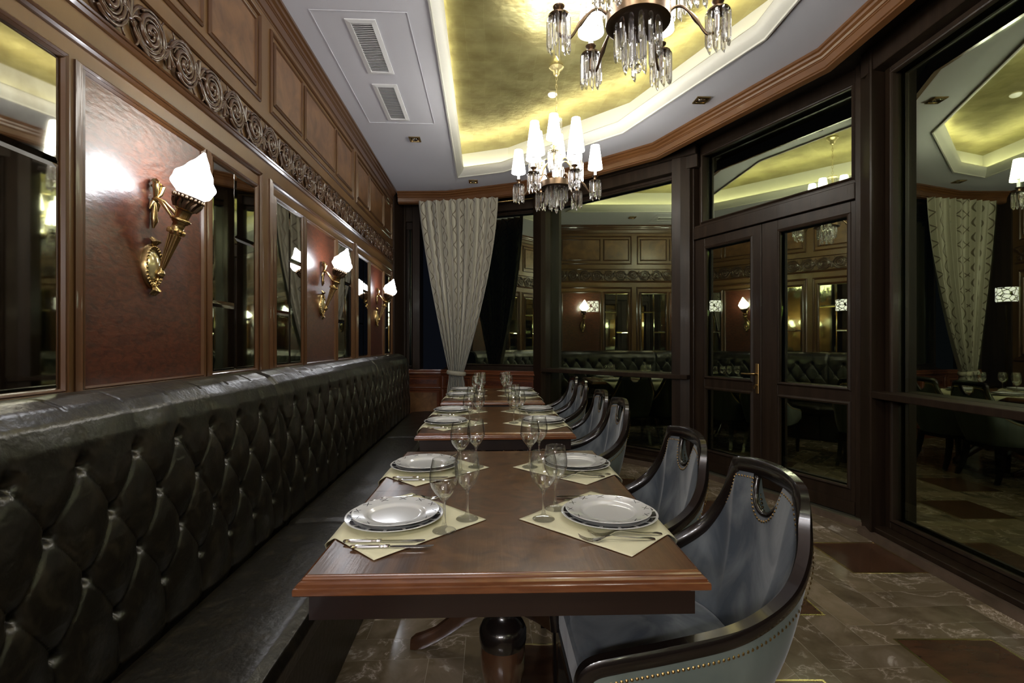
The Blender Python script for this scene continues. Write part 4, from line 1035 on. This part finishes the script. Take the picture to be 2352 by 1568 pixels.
    for s in (-1, 1):
        MB().loft([[Vector((-.268+dx*w_, s*.236+dy*w_, z)) for dx, dy in ((-1,-1),(1,-1),(1,1),(-1,1))] for z, w_ in ((.36,.022),(.30,.022),(.12,.018),(.0,.014))]).build('leg', M['lacquer'], t)
        MB().loft([[Vector((x+dx*w_, s*y+dy*w_, z)) for dx, dy in ((-1,-1),(1,-1),(1,1),(-1,1))] for x, y, z, w_ in ((.165,.185,.35,.022),(.170,.19,.24,.021),(.195,.20,.10,.018),(.235,.21,.0,.015))]).build('leg', M['lacquer'], t)
    nl = MB()
    def nails(pts, nrm, step=.0125, r=.0048):
        L = 0; nxt = 0
        for i in range(1, len(pts)):
            seg = (pts[i]-pts[i-1]).length
            while L+seg >= nxt:
                f = (nxt-L)/seg if seg else 0; p = pts[i-1].lerp(pts[i], f); o = nrm(p)
                q = Vector((0,0,1)).rotation_difference(o).to_matrix().to_4x4()
                nl.lathe([(.0006,r*.62),(r*.62,r*.45),(r,0)], 6, Matrix.Translation(p) @ q); nxt += step
            L += seg
    outn = lambda p: Vector((p.x+.08, p.y, 0)).normalized() if p.x > -.08 else Vector((0, 1 if p.y > 0 else -1, 0))
    def low(p): return p - Vector((.24*dip(p.y), 0, dip(p.y))) if p.x > .28 else p
    E = [low(p) for p in edge]
    nails([p+outn(p)*.018-Vector((0,0,.020)) for p in E], outn)
    nails([p-outn(p)*.016-Vector((0,0,.018)) for p in E], lambda p: -outn(p))
    o = nl.build('nailhead_trim', M['nail'], t, smooth=True, fixn=False); o['kind'] = 'stuff'
    return t
chair = make_chair()
tag(chair, None, 'chair', 'velvet tub chairs along the window side')
CH = [(.52, 1.415, math.radians(0), 'blue velvet tub chair nearest the camera, black frame and hand hole in back'),
      (.52, 2.01, math.radians(0), 'blue velvet tub chair second from the camera, at the far half of the closest table'),
      (.55, 3.150, 0, 'blue velvet tub chair third from the camera, at the near half of the middle table'),
      (.56, 3.715, 0, 'blue velvet tub chair fourth from the camera, at the far half of the middle table'),
      (.60, 4.66, 0, 'blue velvet tub chair fifth from the camera, at the near half of the farthest table'),
      (.61, 5.22, 0, 'blue velvet tub chair farthest from the camera, by the far window post')]
for k, (x, y, rz, lab) in enumerate(CH):
    if k == 0: chair.location = (x, y, 0); chair.rotation_euler = (0,0,rz); chair['label'] = lab
    else: dup(chair, (x, y, 0), rz, lab)

# ================================================================== CURTAIN
def curtain():
    t = empty('curtain', (0,0,0)); tag(t, 'long grey-beige curtain with brown wavy lines, tied back at the far window', 'curtain')
    ztop, ztie, zbot = 3.1288, .92, .02
    tl, tr_ = Vector((-1.2112,6.3935)), Vector((-0.1757,6.194)); bl, brr = Vector((-0.7932,6.2225)), Vector((-0.608,6.194)); fl_, fr_ = Vector((-0.8265,6.232)), Vector((-0.57,6.175))
    NU, NV = 240, 120
    def fn(a, b):
        z = ztop+(zbot-ztop)*b; 
        if z >= ztie:
            f = (ztop-z)/(ztop-ztie); g_ = f**1.25
            L = tl.lerp(bl, g_); R = tr_.lerp(brr, f**1.55)
        else:
            f = (ztie-z)/(ztie-zbot); e = sstep(0,.35,f); L = bl.lerp(fl_, e); R = brr.lerp(fr_, e)
        p = L.lerp(R, a); wd = (R-L).length
        amp = .034+.010*(1-wd/1.1) ; 
        if abs(z-ztie) < .03: amp *= .55
        ph = 2*PI*10*a; o = amp*math.sin(ph)+.3*amp*math.sin(ph*2.3+z*1.5)
        side = .25*wd/10*math.sin(ph*2)
        # pinch pleats near the heading
        q = W(p.x+side*.2, p.y-o-.02)
        return (q[0], q[1], z)
    MB().grid(fn, NU, NV).build('cloth', M['curtain'], t, smooth=True, uvgrid=(NU,NV), fixn=False)
    c = (bl+brr)/2; q = W(c.x, c.y-.02)
    MB().lathe([(.112,-.026),(.120,-.018),(.124,0),(.119,.020),(.110,.028),(.106,.0),(.112,-.026)], 40, Matrix.Translation((q[0], q[1], ztie)) @ Matrix.Rotation(.12,4,'Y'), scale=(1,.62)).build('tieback', M['tie'], t, smooth=True)
    return t
curtain()
rd = MB(); rd.tube([B.M @ Vector((.02,-.13,3.13)), B.M @ Vector((B.L-.02,-.13,3.13))], .009, 10)
for k in range(16):
    c = B.M @ Vector((.80+.03*k,-.13,3.13)); rd.tube([c+Vector((.014*math.cos(a)*B.n.x, .014*math.cos(a)*B.n.y, .014*math.sin(a)-.004)) for a in [2*PI*i/10 for i in range(11)]], .0018, 5, False)
tag(rd.build('curtain_rod', M['brass'], smooth=True), 'thin metal curtain rod across the top of the far window', 'curtain rod')

# ================================================================== OUTSIDE LANTERNS
def lantern():
    t = empty('garden_lantern', (0,0,0))
    MB().lathe([(.085,1.75),(.092,1.76),(.092,1.90),(.085,1.91)], 20).build('mosaic_shade', M['mosaic'], t, smooth=30)
    MB().lathe([(.001,1.95),(.03,1.93),(.10,1.912),(.10,1.905),(.08,1.905)], 20).build('cap', M['lacquer'], t, smooth=30)
    MB().lathe([(.08,1.75),(.09,1.745),(.03,1.735),(.014,1.72),(.014,.05),(.09,.03),(.10,-.06),(.001,-.06)], 16).build('post', M['lacquer'], t, smooth=40)
    return t
ln = lantern(); tag(ln, None, 'lantern', 'lit mosaic lanterns on the dark terrace')
LN = [((1360,700), 7.2, 'lit mosaic lantern seen through the tall window left of the doors'), ((1640,703), 7.1, 'lit mosaic lantern seen through the left door leaf'),
      ((1937,703), 6.9, 'lit mosaic lantern seen through the right door leaf'), ((2312,683), 5.4, 'lit mosaic lantern seen through the large right window')]
for k, ((px, py), z, lab) in enumerate(LN):
    p = W3((px-CX)/F*z, z, 0); h = EYE+(HY-py)/F*z-1.83
    if k == 0: ln.location = p; ln['label'] = lab
    else: dup(ln, p, 0, lab)

# ---- torches added on the unseen rear wall, to light the seats under the tables
for k, (sg, u) in enumerate(((R3,.25),(R3,.75),(R4,.25))):
    q = sg.M @ Vector((u,-.004,0)); o = dup(sc, (q.x, q.y, 1.585), math.atan2(-sg.n.y, -sg.n.x), ['gilt torch wall sconce behind the camera, nearest the rear windows','gilt torch wall sconce behind the camera, middle of its wall','gilt torch wall sconce behind the camera, nearest the banquette'][k])
    l = bpy.data.lights.new('sconce_bulb', 'POINT'); l.energy = 45; l.shadow_soft_size = .07; l.color = (.95,.96,1)  # extra point light added at each rear torch to brighten the room
    lo = bpy.data.objects.new('sconce_bulb', l); SC.collection.objects.link(lo); lo.parent = o; lo.location = (.30, 0, .42)
